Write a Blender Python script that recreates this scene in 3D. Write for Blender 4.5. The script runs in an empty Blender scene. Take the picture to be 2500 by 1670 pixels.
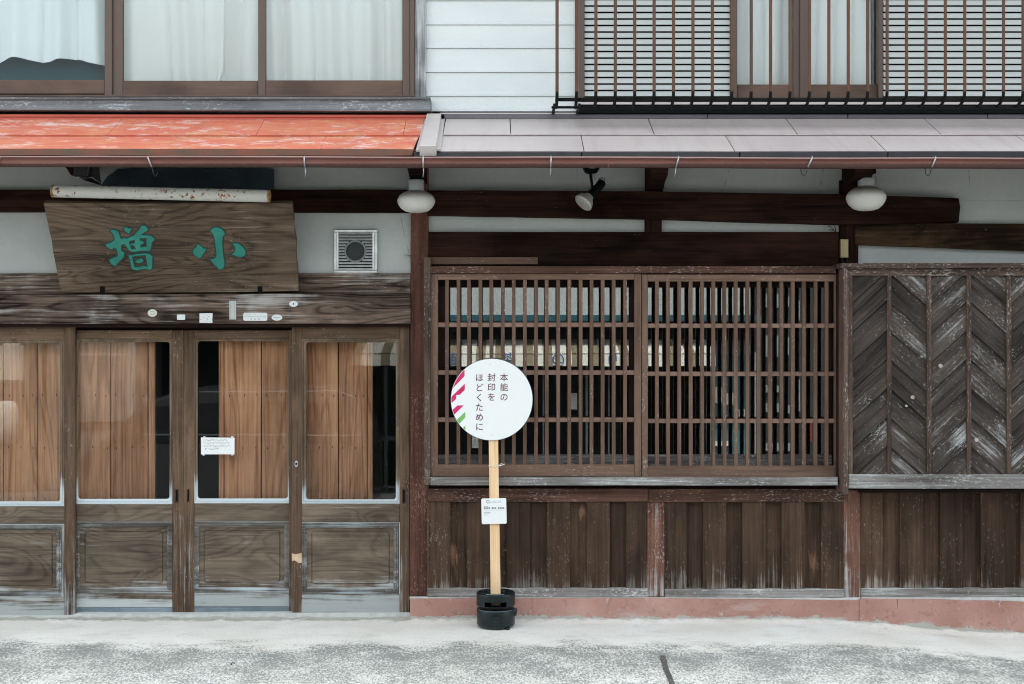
import bpy, bmesh, math, random
from mathutils import Vector, Matrix, noise as mnoise
R = math.radians
sc = bpy.context.scene
col = sc.collection
random.seed(7)

# ------------------------------------------------------------------ camera
D = 8.205          # metres from the lens to the plaster wall (y = 0)
F = 3200.0         # focal length in photo pixels (photo 2500 x 1670)
CX, CY, EYE = 1250.0, 835.0, 1.73
cam_d = bpy.data.cameras.new('camera'); cam = bpy.data.objects.new('camera', cam_d); col.objects.link(cam)
cam.location = (0, -D, EYE); cam.rotation_euler = (R(90), 0, 0)
cam_d.sensor_width = 36; cam_d.lens = 36 * F / 2500; cam_d.clip_start = 0.05; cam_d.clip_end = 900
sc.camera = cam

# ------------------------------------------------------------------ light
SUN_EL = 68
w = bpy.data.worlds.new('World'); sc.world = w; w.use_nodes = True
wn = w.node_tree.nodes; wl = w.node_tree.links
bg = wn['Background']; bg.inputs['Strength'].default_value = 0.15
sky = wn.new('ShaderNodeTexSky'); sky.sky_type = 'NISHITA'; sky.sun_disc = False
sky.sun_elevation = R(SUN_EL); sky.sun_rotation = R(8); sky.dust_density = 3.5; sky.air_density = 1.0
hs = wn.new('ShaderNodeHueSaturation'); hs.inputs['Saturation'].default_value = 0.22
tint = wn.new('ShaderNodeMix'); tint.data_type = 'RGBA'; tint.blend_type = 'MULTIPLY'; tint.inputs[0].default_value = 1; tint.inputs[7].default_value = (.975, 1.015, 1.0, 1)
wl.new(sky.outputs[0], hs.inputs['Color']); wl.new(hs.outputs[0], tint.inputs[6]); wl.new(tint.outputs[2], bg.inputs['Color'])
sd = bpy.data.lights.new('sun', 'SUN'); sd.energy = 3.2; sd.angle = R(0.6); sd.color = (1, .96, .9)
sun = bpy.data.objects.new('sun', sd); col.objects.link(sun); sun.rotation_euler = (R(-(90 - SUN_EL)), 0, R(-8))
sun.location = (0, 6, 12)
sc.view_settings.view_transform = 'Standard'; sc.view_settings.look = 'None'
sc.view_settings.gamma = 1; sc.view_settings.use_curve_mapping = False
sc.view_settings.exposure = 2.22
sc.cycles.filter_width = 1.1

# ------------------------------------------------------------------ placing helpers
def at(px, py, y=0.0):
    s = (D + y) / F
    return Vector(((px - CX) * s, y, EYE - (py - CY) * s))
def on_plane(px, py, p0, n):
    d = Vector(((px - CX) / F, 1.0, -(py - CY) / F)); o = Vector((0, -D, EYE))
    return o + d * ((p0 - o).dot(n) / d.dot(n))

def link(name, me, mat=None, parent=None, loc=(0, 0, 0)):
    o = bpy.data.objects.new(name, me); col.objects.link(o); o.location = loc
    if mat is not None and me is not None and len(me.materials) == 0: me.materials.append(mat)
    if parent is not None: o.parent = parent
    return o
def empty(name, loc=(0, 0, 0), rot=(0, 0, 0), parent=None):
    o = bpy.data.objects.new(name, None); col.objects.link(o); o.location = loc; o.rotation_euler = rot
    o.empty_display_size = .1
    if parent is not None: o.parent = parent
    return o
def tag(o, label=None, cat=None, group=None, kind=None):
    if label: o['label'] = label
    if cat: o['category'] = cat
    if group: o['group'] = group
    if kind: o['kind'] = kind
    return o
def finish(bm, name, mat, parent, smooth=False, off=None):
    if off is not None: bmesh.ops.translate(bm, verts=bm.verts, vec=-Vector(off))
    bmesh.ops.recalc_face_normals(bm, faces=bm.faces)
    me = bpy.data.meshes.new(name); bm.to_mesh(me); bm.free()
    if smooth:
        for p in me.polygons: p.use_smooth = True
    return link(name, me, mat, parent)

def jitter_poly(pts, amp, step=.16):
    out = []
    n = len(pts)
    for i in range(n):
        a, b = pts[i], pts[(i + 1) % n]; L = (b - a).length; out.append(a)
        k = int(L / step)
        if k < 2: continue
        t = (b - a).normalized(); q = Vector((-t.z, 0, t.x)); s = random.random() * 50
        for j in range(1, k):
            p = a.lerp(b, j / k); out.append(p + q * amp * mnoise.noise(Vector((j * .9 + s, s, 0))))
    return out
def slab3(name, pts, n, th, mat, parent, bev=.003, seg=1, off=None, jit=0):
    """polygon (world points on the front face) extruded by th along n (pointing to the back)"""
    if jit: pts = jitter_poly(pts, jit)
    bm = bmesh.new()
    fr = [bm.verts.new(p) for p in pts]; bk = [bm.verts.new(p + n * th) for p in pts]
    k = len(pts)
    f = bm.faces.new(fr)
    bm.faces.new(bk[::-1])
    for i in range(k): bm.faces.new((fr[i], bk[i], bk[(i + 1) % k], fr[(i + 1) % k]))
    if bev: bmesh.ops.bevel(bm, geom=[e for e in f.edges], offset=bev, segments=seg, affect='EDGES', profile=.5)
    return finish(bm, name, mat, parent, off=off)
def slab(name, pts, y, th, mat, parent, bev=.003, seg=1, off=None, jit=0):
    return slab3(name, [at(p[0], p[1], p[2] if len(p) > 2 else y) for p in pts], Vector((0, 1, 0)), th, mat, parent, bev, seg, off, jit)
def rect(name, x0, y0, x1, y1, y, th, mat, parent, bev=.003, seg=1, off=None, jit=.0):
    return slab(name, [(x0, y0), (x1, y0), (x1, y1), (x0, y1)], y, th, mat, parent, bev, seg, off, jit)
def box(name, a, b, mat, parent=None, bev=0, off=None):
    bm = bmesh.new()
    g = bmesh.ops.create_cube(bm, size=1)
    a, b = Vector(a), Vector(b)
    for v in bm.verts: v.co = Vector(((v.co.x + .5) * (b.x - a.x) + a.x, (v.co.y + .5) * (b.y - a.y) + a.y, (v.co.z + .5) * (b.z - a.z) + a.z))
    if bev: bmesh.ops.bevel(bm, geom=bm.edges[:], offset=bev, segments=2, affect='EDGES')
    return finish(bm, name, mat, parent, off=off)
def rrect(x0, y0, x1, y1, r, n=4):
    pts = []
    for cx, cy, a0 in ((x1 - r, y0 + r, -90), (x1 - r, y1 - r, 0), (x0 + r, y1 - r, 90), (x0 + r, y0 + r, 180)):
        for i in range(n + 1):
            a = R(a0 + 90 * i / n); pts.append((cx + r * math.cos(a), cy + r * math.sin(a)))
    return pts
def ring(name, orc, irc, r, yo, yi, mat, parent, back=.02):
    """picture-frame moulding sloping from the outer rectangle to the inner rounded one"""
    bm = bmesh.new()
    o = rrect(*orc, .5); i2 = rrect(*irc, r)
    mx_ = lambda k: [((a[0] * (1 - k) + b[0] * k), (a[1] * (1 - k) + b[1] * k)) for a, b in zip(o, i2)]
    prof = [(0, yo + back), (0, yo + .001), (.10, yo - .002), (.26, yo - .002), (.34, yo + .003), (.42, yo + .003), (.50, yo), (.66, yo + .001), (.84, yo + (yi - yo) * .6), (1, yi), (1, yi + .012)]
    loops = [[at(p[0], p[1], yy) for p in mx_(k)] for k, yy in prof]
    L = [[bm.verts.new(p) for p in l] for l in loops]
    for a, b in zip(L, L[1:]):
        for k in range(len(a)):
            bm.faces.new((a[k], a[(k + 1) % len(a)], b[(k + 1) % len(a)], b[k]))
    return finish(bm, name, mat, parent)
def tube_bm(bm, pts, rad, n=8, cap=True):
    prev = None; rings = []
    for i, p in enumerate(pts):
        t = (pts[min(i + 1, len(pts) - 1)] - pts[max(i - 1, 0)]).normalized()
        up = Vector((0, 0, 1)) if abs(t.z) < .9 else Vector((1, 0, 0))
        if prev is not None: up = prev
        u = (up - t * up.dot(t)).normalized(); v = t.cross(u); prev = u
        rr = rad[i] if isinstance(rad, (list, tuple)) else rad
        rings.append([bm.verts.new(p + (u * math.cos(2 * math.pi * k / n) + v * math.sin(2 * math.pi * k / n)) * rr) for k in range(n)])
    for a, b in zip(rings, rings[1:]):
        for k in range(n): bm.faces.new((a[k], a[(k + 1) % n], b[(k + 1) % n], b[k]))
    if cap: bm.faces.new(rings[0][::-1]); bm.faces.new(rings[-1])
def tube(name, pts, rad, mat, parent, n=8, off=None, smooth=True):
    bm = bmesh.new(); tube_bm(bm, [Vector(p) for p in pts], rad, n)
    return finish(bm, name, mat, parent, smooth, off)
def lathe(name, prof, mat, parent, n=32, M=None, smooth=True):
    """prof: (radius, height) list, about local z"""
    bm = bmesh.new(); L = []
    for r, h in prof:
        if r < 1e-5: L.append([bm.verts.new((0, 0, h))])
        else: L.append([bm.verts.new((r * math.cos(2 * math.pi * k / n), r * math.sin(2 * math.pi * k / n), h)) for k in range(n)])
    for a, b in zip(L, L[1:]):
        for k in range(n):
            k2 = (k + 1) % n
            q = [a[k % len(a)], a[k2 % len(a)], b[k2 % len(b)], b[k % len(b)]]
            u = []
            for v in q:
                if v not in u: u.append(v)
            if len(u) > 2: bm.faces.new(u)
    if M is not None: bmesh.ops.transform(bm, matrix=M, verts=bm.verts)
    return finish(bm, name, mat, parent, smooth)
def dup(o, dx=0, dy=0, dz=0, parent='same'):
    c = o.copy(); col.objects.link(c); c.location = Vector(o.location) + Vector((dx, dy, dz))
    if parent != 'same': c.parent = parent
    return c

# ------------------------------------------------------------------ materials
class NT:
    def __init__(s, name):
        s.m = bpy.data.materials.new(name); s.m.use_nodes = True
        s.n = s.m.node_tree.nodes; s.l = s.m.node_tree.links
        s.b = s.n['Principled BSDF']; s.out = s.n['Material Output']
        s.tc = s.n.new('ShaderNodeTexCoord'); s.oi = None
    def rnd(s):
        if s.oi is None: s.oi = s.n.new('ShaderNodeObjectInfo')
        return s.oi.outputs['Random']
    def set(s, i, v):
        if hasattr(v, 'is_linked') or hasattr(v, 'links'): s.l.new(v, i)
        elif isinstance(v, (tuple, list)) and len(v) == 3 and i.type == 'RGBA': i.default_value = (*v, 1)
        else: i.default_value = v
    def math(s, op, a, b=0.0, c=0.0, clamp=False):
        m = s.n.new('ShaderNodeMath'); m.operation = op; m.use_clamp = clamp
        for i, v in enumerate((a, b, c)): s.set(m.inputs[i], v)
        return m.outputs[0]
    def mix(s, f, a, b, mode='MIX'):
        m = s.n.new('ShaderNodeMix'); m.data_type = 'RGBA'; m.blend_type = mode; m.clamp_factor = True
        s.set(m.inputs[0], f); s.set(m.inputs[6], a); s.set(m.inputs[7], b); return m.outputs[2]
    def coords(s, scale=(1, 1, 1), off=True, src=None):
        mp = s.n.new('ShaderNodeMapping'); mp.inputs['Scale'].default_value = scale
        s.l.new(src if src is not None else s.tc.outputs['Object'], mp.inputs['Vector'])
        if off:
            cb = s.n.new('ShaderNodeCombineXYZ')
            for i, k in enumerate((37.0, 91.0, 53.0)): s.l.new(s.math('MULTIPLY', s.rnd(), k), cb.inputs[i])
            s.l.new(cb.outputs[0], mp.inputs['Location'])
        return mp.outputs[0]
    def noise(s, vec, scale=1, detail=3, rough=.55, dist=0):
        t = s.n.new('ShaderNodeTexNoise'); s.l.new(vec, t.inputs['Vector'])
        t.inputs['Scale'].default_value = scale; t.inputs['Detail'].default_value = detail
        t.inputs['Roughness'].default_value = rough; t.inputs['Distortion'].default_value = dist
        return t.outputs['Fac']
    def vor(s, vec, scale=1, feat='F1'):
        t = s.n.new('ShaderNodeTexVoronoi'); t.feature = feat; s.l.new(vec, t.inputs['Vector']); t.inputs['Scale'].default_value = scale
        return t.outputs['Distance']
    def ramp(s, v, a, b, c=0.0, d=1.0):
        m = s.n.new('ShaderNodeMapRange'); m.clamp = True
        s.set(m.inputs[0], v); m.inputs[1].default_value = a; m.inputs[2].default_value = b
        m.inputs[3].default_value = c; m.inputs[4].default_value = d; return m.outputs[0]
    def sep(s):
        q = s.n.new('ShaderNodeSeparateXYZ'); s.l.new(s.tc.outputs['Object'], q.inputs[0]); return q.outputs
    def geo(s):
        g = s.n.new('ShaderNodeNewGeometry'); q = s.n.new('ShaderNodeSeparateXYZ'); s.l.new(g.outputs['Position'], q.inputs[0]); return q.outputs
    def bump(s, h, strength=.3, dist=.01):
        b = s.n.new('ShaderNodeBump'); b.inputs['Strength'].default_value = strength; b.inputs['Distance'].default_value = dist
        s.l.new(h, b.inputs['Height']); s.l.new(b.outputs[0], s.b.inputs['Normal']); return b
    def done(s, colr, rough=.6, metal=0.0, spec=None):
        s.set(s.b.inputs['Base Color'], colr); s.set(s.b.inputs['Roughness'], rough); s.set(s.b.inputs['Metallic'], metal)
        if spec is not None: s.b.inputs['Specular IOR Level'].default_value = spec
        return s.m

def wood(name, dark, light, axis='x', grey=(.4, .41, .4), gamt=.2, camt=.1, chip=(.55, .52, .48), zg=None, fig=.5, rough=.7, var=.25, rings=9, patch=None, spec=.14, fs=(.55, 4.2, .6), con=1.0, knots=None, stain_=.4):
    t = NT(name)
    def S(al, ac):   # stretched coordinates
        sx = {'x': (al, ac, ac), 'z': (ac, ac, al)}[axis]
        return t.coords(sx)
    n1 = t.noise(S(fs[0], fs[1]), 1.0, 2, .4, fs[2])
    if knots:
        vk = t.vor(S(knots[0], knots[1]), 1.0)
        kd = t.ramp(vk, 0, .42, 1, 0); kd = t.math('MULTIPLY', kd, kd)
        n1 = t.math('ADD', n1, t.math('MULTIPLY', kd, .22))
    rg = t.ramp(t.math('SINE', t.math('MULTIPLY', n1, rings * 6.283)), -1, 1)
    ln = t.math('POWER', rg, 3.0)
    fib = t.noise(S(3.0, 170), 1.0, 4, .7)
    fib2 = t.noise(S(1.6, 62), 1.0, 4, .65)
    med = t.noise(S(1.1, 20), 1.0, 4, .6, .3)
    big = t.noise(S(1.0, 3.2), 1.0, 4, .65)
    f = t.math('ADD', t.math('MULTIPLY', t.ramp(fib, .3, .7), .34), t.math('MULTIPLY', t.ramp(fib2, .32, .68), .34))
    f = t.math('ADD', f, t.math('MULTIPLY', t.ramp(med, .3, .7), .30))
    f = t.math('ADD', f, t.math('MULTIPLY', t.ramp(big, .3, .7), .36))
    f = t.math('SUBTRACT', f, t.math('MULTIPLY', ln, fig * .36))
    mid_ = .67 - fig * .11; f = t.ramp(f, mid_ - .36 / con, mid_ + .36 / con)
    c = t.mix(f, dark, light)
    if knots:
        c = t.mix(t.ramp(vk, .035, .075, .85, 0), c, tuple(x * .35 for x in dark))
    st = t.ramp(t.noise(S(1.4, 3.0), 1.3, 5, .6, .4), .36, .56, 1 - stain_, 1)
    cs = t.n.new('ShaderNodeCombineXYZ')
    for i in range(3): t.l.new(st, cs.inputs[i])
    c = t.mix(1.0, c, cs.outputs[0], 'MULTIPLY')
    gm = t.math('ADD', t.math('MULTIPLY', med, .6), t.math('MULTIPLY', t.noise(t.coords((2.3, 2.3, 2.3)), 1, 4, .65), .75))
    gm = t.math('ADD', gm, t.math('MULTIPLY', t.math('SUBTRACT', fib, .5), .6))
    gm = t.math('ADD', gm, t.math('MULTIPLY', t.math('SUBTRACT', fib2, .5), .45))
    if zg is not None:
        z = t.geo()[2]
        gm = t.math('ADD', gm, t.ramp(z, zg[0], zg[1], zg[2], 0.0))
    th = .98 - gamt * .6
    gmask = t.ramp(gm, th - .07, th + .13)
    c = t.mix(gmask, c, grey)
    if patch is not None:
        pm = t.ramp(t.noise(S(1.6, 7), 1, 4, .6, .4), patch[1], patch[1] + .06)
        c = t.mix(pm, c, patch[0])
    if camt:
        ch = t.noise(S(42, 130), 1.0, 3, .7)
        loc = t.noise(t.coords((3, 3, 3)), 1, 3, .6)
        cm = t.ramp(t.math('ADD', ch, t.math('MULTIPLY', loc, .45)), .97 - camt * .24, 1.04 - camt * .24)
        c = t.mix(t.math('MULTIPLY', cm, .5), c, chip)
    bv = t.math('ADD', 1 - var / 2, t.math('MULTIPLY', t.rnd(), var))
    cb = t.n.new('ShaderNodeCombineXYZ')
    for i in range(3): t.l.new(bv, cb.inputs[i])
    c = t.mix(1.0, c, cb.outputs[0], 'MULTIPLY')
    h = t.math('ADD', t.math('MULTIPLY', fib, .6), t.math('ADD', t.math('MULTIPLY', rg, .35 * fig), t.math('MULTIPLY', med, .5)))
    t.bump(h, .55, .004)
    return t.done(c, t.ramp(fib, .3, .7, rough - .12, rough + .12), 0, spec)

def both(name, *a, **k): return {'x': wood(name + '_lengthwise', *a, axis='x', **k), 'z': wood(name + '_upright', *a, axis='z', **k)}
GW = (.36, .39, .40)
W_door = both('old_door_wood', (.058, .035, .024), (.215, .140, .092), grey=GW, gamt=-.02, camt=.35, zg=(.0, .9, .32), fig=.2)
W_door_low = wood('weathered_door_wood', (.075, .056, .042), (.245, .190, .142), 'x', grey=(.42, .45, .455), gamt=.12, camt=.15, zg=(.04, .30, .46), fig=.65, rings=14, fs=(1.0, 2.6, 1.2), con=.85, knots=(1.5, 3.4))
W_bead = both('bleached_bead_wood', (.10, .068, .045), (.27, .205, .145), grey=(.52, .58, .61), gamt=-.1, camt=.2, zg=(.74, 1.0, .66), fig=.1)
W_mould = both('greyed_moulding_wood', (.075, .062, .052), (.25, .235, .215), grey=(.42, .475, .505), gamt=.30, camt=.3, chip=(.6, .64, .66), zg=(.0, .35, .20), fig=.1)
W_kick = wood('blue_grey_kick_strip', (.17, .22, .26), (.32, .38, .42), 'x', grey=(.45, .5, .52), gamt=.2, camt=.3, fig=.1)
W_lat = both('lattice_wood', (.098, .058, .042), (.245, .155, .115), grey=(.33, .30, .28), gamt=-.05, camt=.40, fig=.1, var=.2, stain_=.25)
W_latc = wood('toplit_crossbar_wood', (.18, .11, .085), (.31, .20, .16), 'x', grey=(.4, .35, .33), gamt=.0, camt=.3, fig=.1, var=.1, stain_=.2)  # paler than the bars, light from above painted into the colour
W_latd = both('dark_sash_wood', (.014, .008, .0065), (.045, .023, .018), gamt=-.2, camt=.0, fig=.2)
W_beam = both('dark_beam_wood', (.004, .0026, .0024), (.044, .019, .013), grey=(.26, .14, .10), gamt=-.06, camt=.1, fig=.3, chip=(.3, .2, .16), var=.1, spec=.05, con=1.1, stain_=.65)
W_beam2 = wood('mossy_beam_wood', (.008, .0065, .005), (.095, .055, .030), 'x', grey=(.3, .2, .14), gamt=.08, camt=.2, fig=.4, spec=.05, con=1.2, stain_=.7)
W_red = both('red_stained_post_wood', (.045, .018, .013), (.17, .075, .055), grey=(.36, .22, .18), gamt=-.04, camt=.55, chip=(.42, .28, .22), zg=(.0, .3, .10), fig=.2)
W_redg = wood('flaking_post_wood', (.09, .040, .030), (.27, .14, .10), 'z', grey=(.40, .42, .43), gamt=.14, camt=.6, zg=(.1, .9, .20), fig=.3, patch=((.36, .12, .06), .64))
W_board = wood('wainscot_board_wood', (.026, .015, .010), (.115, .070, .046), 'z', grey=(.25, .23, .21), gamt=-.12, camt=.38, chip=(.36, .32, .28), zg=(.16, .42, .42), fig=.2, patch=((.22, .12, .075), .665), con=.9, var=.5)
W_pale = both('bleached_sill_wood', (.11, .095, .088), (.34, .33, .32), grey=(.55, .59, .60), gamt=.22, camt=.6, chip=(.7, .72, .72), fig=.1)
W_rail = wood('brown_rail_wood', (.045, .022, .016), (.165, .085, .062), 'x', grey=(.42, .36, .33), gamt=.08, camt=.6, fig=.25, con=1.1)
W_lint = wood('weathered_lintel_wood', (.018, .012, .009), (.23, .165, .13), 'x', grey=(.44, .43, .42), gamt=.28, camt=.15, fig=.8, rings=13, rough=.8, fs=(.6, 4.5, .8), con=1.1, knots=(1.1, 5.5), stain_=.65)
W_box = both('shutter_box_frame_wood', (.042, .028, .022), (.16, .108, .086), grey=(.42, .42, .41), gamt=.05, camt=.65, chip=(.55, .53, .5), fig=.1, zg=(.75, 1.3, .12))
W_her = wood('charred_plank_wood', (.014, .012, .011), (.125, .100, .087), 'x', grey=(.36, .375, .385), gamt=.10, camt=.48, chip=(.6, .62, .62), fig=.15, rings=5, patch=((.27, .19, .145), .69), zg=(.8, 1.5, .12), con=1.0, stain_=.5)
W_shut = wood('inner_shutter_wood', (.34, .135, .062), (.86, .48, .28), 'z', grey=(.5, .33, .22), gamt=-.3, camt=.0, fig=.7, rings=12, var=.3, fs=(.35, 5, .5), con=.85, knots=(.7, 6), stain_=.25)
W_sign = wood('signboard_wood', (.032, .021, .014), (.165, .118, .085), 'x', grey=(.22, .19, .15), gamt=.12, camt=.3, fig=.75, rings=22, chip=(.33, .31, .27), fs=(.6, 3.2, .7), con=.9, knots=(.75, 2.6), stain_=.35)
W_pole = wood('new_pine_wood', (.64, .37, .18), (.86, .64, .41), 'z', gamt=-.5, camt=0, fig=.5, rings=4, stain_=.05)
W_post2 = wood('bleached_corner_post_wood', (.015, .02, .025), (.60, .63, .64), 'z', grey=(.66, .69, .70), gamt=.05, camt=.0, fig=.9, rings=4, con=1.0, stain_=.6)
W_fasc = wood('grey_painted_sill_wood', (.085, .10, .115), (.26, .275, .285), 'x', grey=(.40, .47, .51), gamt=.16, camt=.55, chip=(.6, .66, .68), fig=.05, patch=((.45, .12, .07), .78), stain_=.3)

def plain(name, c, rough=.5, metal=0, var=.0, nscale=6, bump=0, bscale=80, spec=None, c2=None):
    t = NT(name)
    if c2 is not None or var:
        f = t.ramp(t.noise(t.coords((1, 1, 1)), nscale, 5, .65), .35, .65)
        cc = t.mix(f, c, c2 if c2 is not None else tuple(x * (1 - var) for x in c))
    else: cc = c
    if bump: t.bump(t.noise(t.coords((1, 1, 1)), bscale, 3, .6), bump, .004)
    return t.done(cc, rough, metal, spec)

def mk_plaster():
    t = NT('lime_plaster')
    c = t.coords((1, 1, 1), off=False)
    f = t.ramp(t.noise(c, 2.2, 5, .6), .35, .7); g = t.ramp(t.noise(c, 30, 4, .7), .3, .75)
    k = t.mix(f, (.49, .515, .51), (.42, .445, .44)); k = t.mix(t.math('MULTIPLY', g, .3), k, (.33, .345, .335))
    cr = t.vor(t.coords((1.1, 1, .45), off=False), 1.2, 'DISTANCE_TO_EDGE')
    wob = t.math('MULTIPLY', t.math('SUBTRACT', t.noise(c, 14, 3, .6), .5), .03)
    crm = t.ramp(t.math('ADD', cr, wob), .0, .0022, .55, 0.0)
    crm = t.math('MULTIPLY', crm, t.ramp(t.noise(c, .9, 2, .5), .50, .56)); k = t.mix(crm, k, (.2, .2, .19))
    t.bump(t.noise(c, 120, 4, .6), .12, .003)
    return t.done(k, .9, 0, .2)
plaster = mk_plaster()

def mk_siding():
    t = NT('embossed_white_siding')
    c = t.coords((1, 1, 1), off=False)
    k = t.mix(t.ramp(t.noise(t.coords((1, 1, 4)), 1.5, 4, .6), .3, .7), (.60, .645, .65), (.665, .70, .70))
    v = t.noise(c, 95, 2, .5, .8)
    t.bump(v, .55, .004)
    return t.done(k, .45, 0, .4)
siding_m = mk_siding()

def mk_red():
    t = NT('peeling_red_roof_paint')
    c = t.coords((1, 1.3, 1.3))
    n = t.noise(t.coords((.9, 1.9, 1.9), off=False), 6.5, 10, .8, .2)
    n2 = t.noise(t.coords((1.5, 5, 5), off=False), 2.2, 6, .7, .5)
    k = t.mix(t.ramp(n2, .42, .6), (.62, .155, .10), (.66, .29, .145))
    k = t.mix(t.ramp(t.noise(t.coords((1, 3, 3), off=False), 9, 5, .7), .35, .75), k, (.60, .14, .09))
    band = t.ramp(t.noise(t.coords((.8, 2, 2), off=False), 1.1, 2, .5), .3, .7, -.05, .06)
    pm = t.ramp(t.math('ADD', n, band), .53, .62)
    k = t.mix(t.math('MULTIPLY', pm, .8), k, (.80, .62, .57))
    k = t.mix(t.ramp(t.noise(t.coords((9, 1.2, 1.2), off=False), 1, 5, .7), .56, .74, 0, .45), k, (.42, .13, .07))
    bl = t.ramp(t.noise(t.coords((2, 5, 5), off=False), 14, 3, .6), .70, .74)
    k = t.mix(bl, k, (.13, .03, .025))
    t.bump(t.math('ADD', pm, t.math('MULTIPLY', n, .6)), .4, .003)
    return t.done(k, .55, 0, .4)
red_m = mk_red()
red_edge = plain('rusty_red_edge', (.22, .07, .04), .7, 0, nscale=7, c2=(.12, .075, .05), bump=.2)
red_flash = plain('faded_red_flashing', (.58, .12, .08), .5, 0, .15, 5)
def mk_mauve():
    t = NT('mauve_tin_roof')
    k = t.mix(t.ramp(t.noise(t.coords((1, 1, 1)), 1.3, 4, .5), .3, .7), (.47, .41, .405), (.545, .485, .475))
    k = t.mix(t.ramp(t.noise(t.coords((3, 3, 3)), 9, 5, .7), .62, .8, 0, .2), k, (.6, .58, .57))
    k = t.mix(t.ramp(t.noise(t.coords((16, 1.5, 1.5)), 1, 4, .6), .5, .75, 0, .35), k, (.33, .28, .28))
    t.bump(t.noise(t.coords((1, 1, 1)), 2.2, 2, .5), .35, .02)
    return t.done(k, .38, .1, .5)
mauve = mk_mauve()
batten_m = plain('pale_tin_batten', (.54, .49, .48), .45, .1, .08, 3)
dkmetal = plain('dark_tin', (.035, .035, .042), .4, .3, .3, 8)
purple_m = plain('slate_purple_flashing', (.12, .105, .125), .45, .2, .15, 4)
black_m = plain('blackened_steel_and_shade', (.003, .0045, .005), .6, 0, spec=.1)
def mk_gutter():
    t = NT('faded_maroon_gutter')
    c = t.coords((1, 1, 1), off=False)
    k = t.mix(t.ramp(t.noise(t.coords((.6, 3, 3), off=False), 3, 5, .6), .3, .7), (.17, .062, .052), (.26, .11, .095))
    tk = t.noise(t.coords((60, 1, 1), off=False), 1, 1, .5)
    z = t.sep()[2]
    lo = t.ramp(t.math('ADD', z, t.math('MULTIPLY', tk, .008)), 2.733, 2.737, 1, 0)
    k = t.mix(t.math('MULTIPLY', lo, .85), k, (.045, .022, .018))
    return t.done(k, .4, 0, .45)
galv = plain('galvanised_steel', (.42, .44, .45), .38, .8, .25, 30)
stain = plain('stainless_steel', (.66, .68, .68), .28, .7, .3, 18)
frame_m = wood('brown_anodised_aluminium', (.125, .080, .062), (.165, .108, .086), 'x', gamt=-.9, camt=.0, fig=.0, rough=.42, var=.12)
frame_dk = plain('brown_anodised_stile', (.105, .07, .055), .4, .3, .1, 4)
bar_m = plain('brown_railing_paint', (.13, .066, .042), .5, 0, .25, 5, spec=.2)
bar_dk = plain('dark_railing_foot', (.005, .006, .006), .5, 0, spec=.15)
louv_m = plain('pale_louvre_metal', (.50, .53, .52), .5, 0, .06, 3)
def mk_found():
    t = NT('pink_painted_mortar')
    c = t.coords((1, 1, 1), off=False)
    k = t.mix(t.ramp(t.noise(c, 3.5, 6, .65), .3, .7), (.34, .165, .135), (.50, .315, .27))
    k = t.mix(t.ramp(t.noise(c, 14, 6, .75), .52, .72), k, (.24, .125, .105))
    k = t.mix(t.ramp(t.noise(t.coords((1, 1, 3), off=False), 2.2, 5, .7), .55, .7, 0, .6), k, (.52, .40, .36))
    k = t.mix(t.ramp(t.noise(t.coords((2, 1, 1), off=False), 7, 6, .8), .60, .66), k, (.5, .42, .39))
    g = t.geo()
    sl = t.ramp(g[0], 1.9, 3.2, 0, -.10)
    fz = t.math('SUBTRACT', t.math('SUBTRACT', g[2], sl), t.math('MULTIPLY', t.math('SUBTRACT', t.noise(t.coords((1, 1, 1.6), off=False), 8, 7, .8), .5), .15))
    k = t.mix(t.ramp(fz, .020, .026, 1, 0), k, (.42, .42, .39))
    dr = t.noise(t.coords((42, 1, 1.4), off=False), 1, 1, .5)
    k = t.mix(t.ramp(t.math('ADD', dr, t.ramp(t.noise(t.coords((.7, 1, 1), off=False), 1, 1, .5), .4, .6, -.2, .0)), .70, .72, 0, .7), k, (.10, .06, .055))
    t.bump(t.noise(c, 28, 6, .75), .6, .008)
    return t.done(k, .9, 0, .2)
found_m = mk_found()
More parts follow.
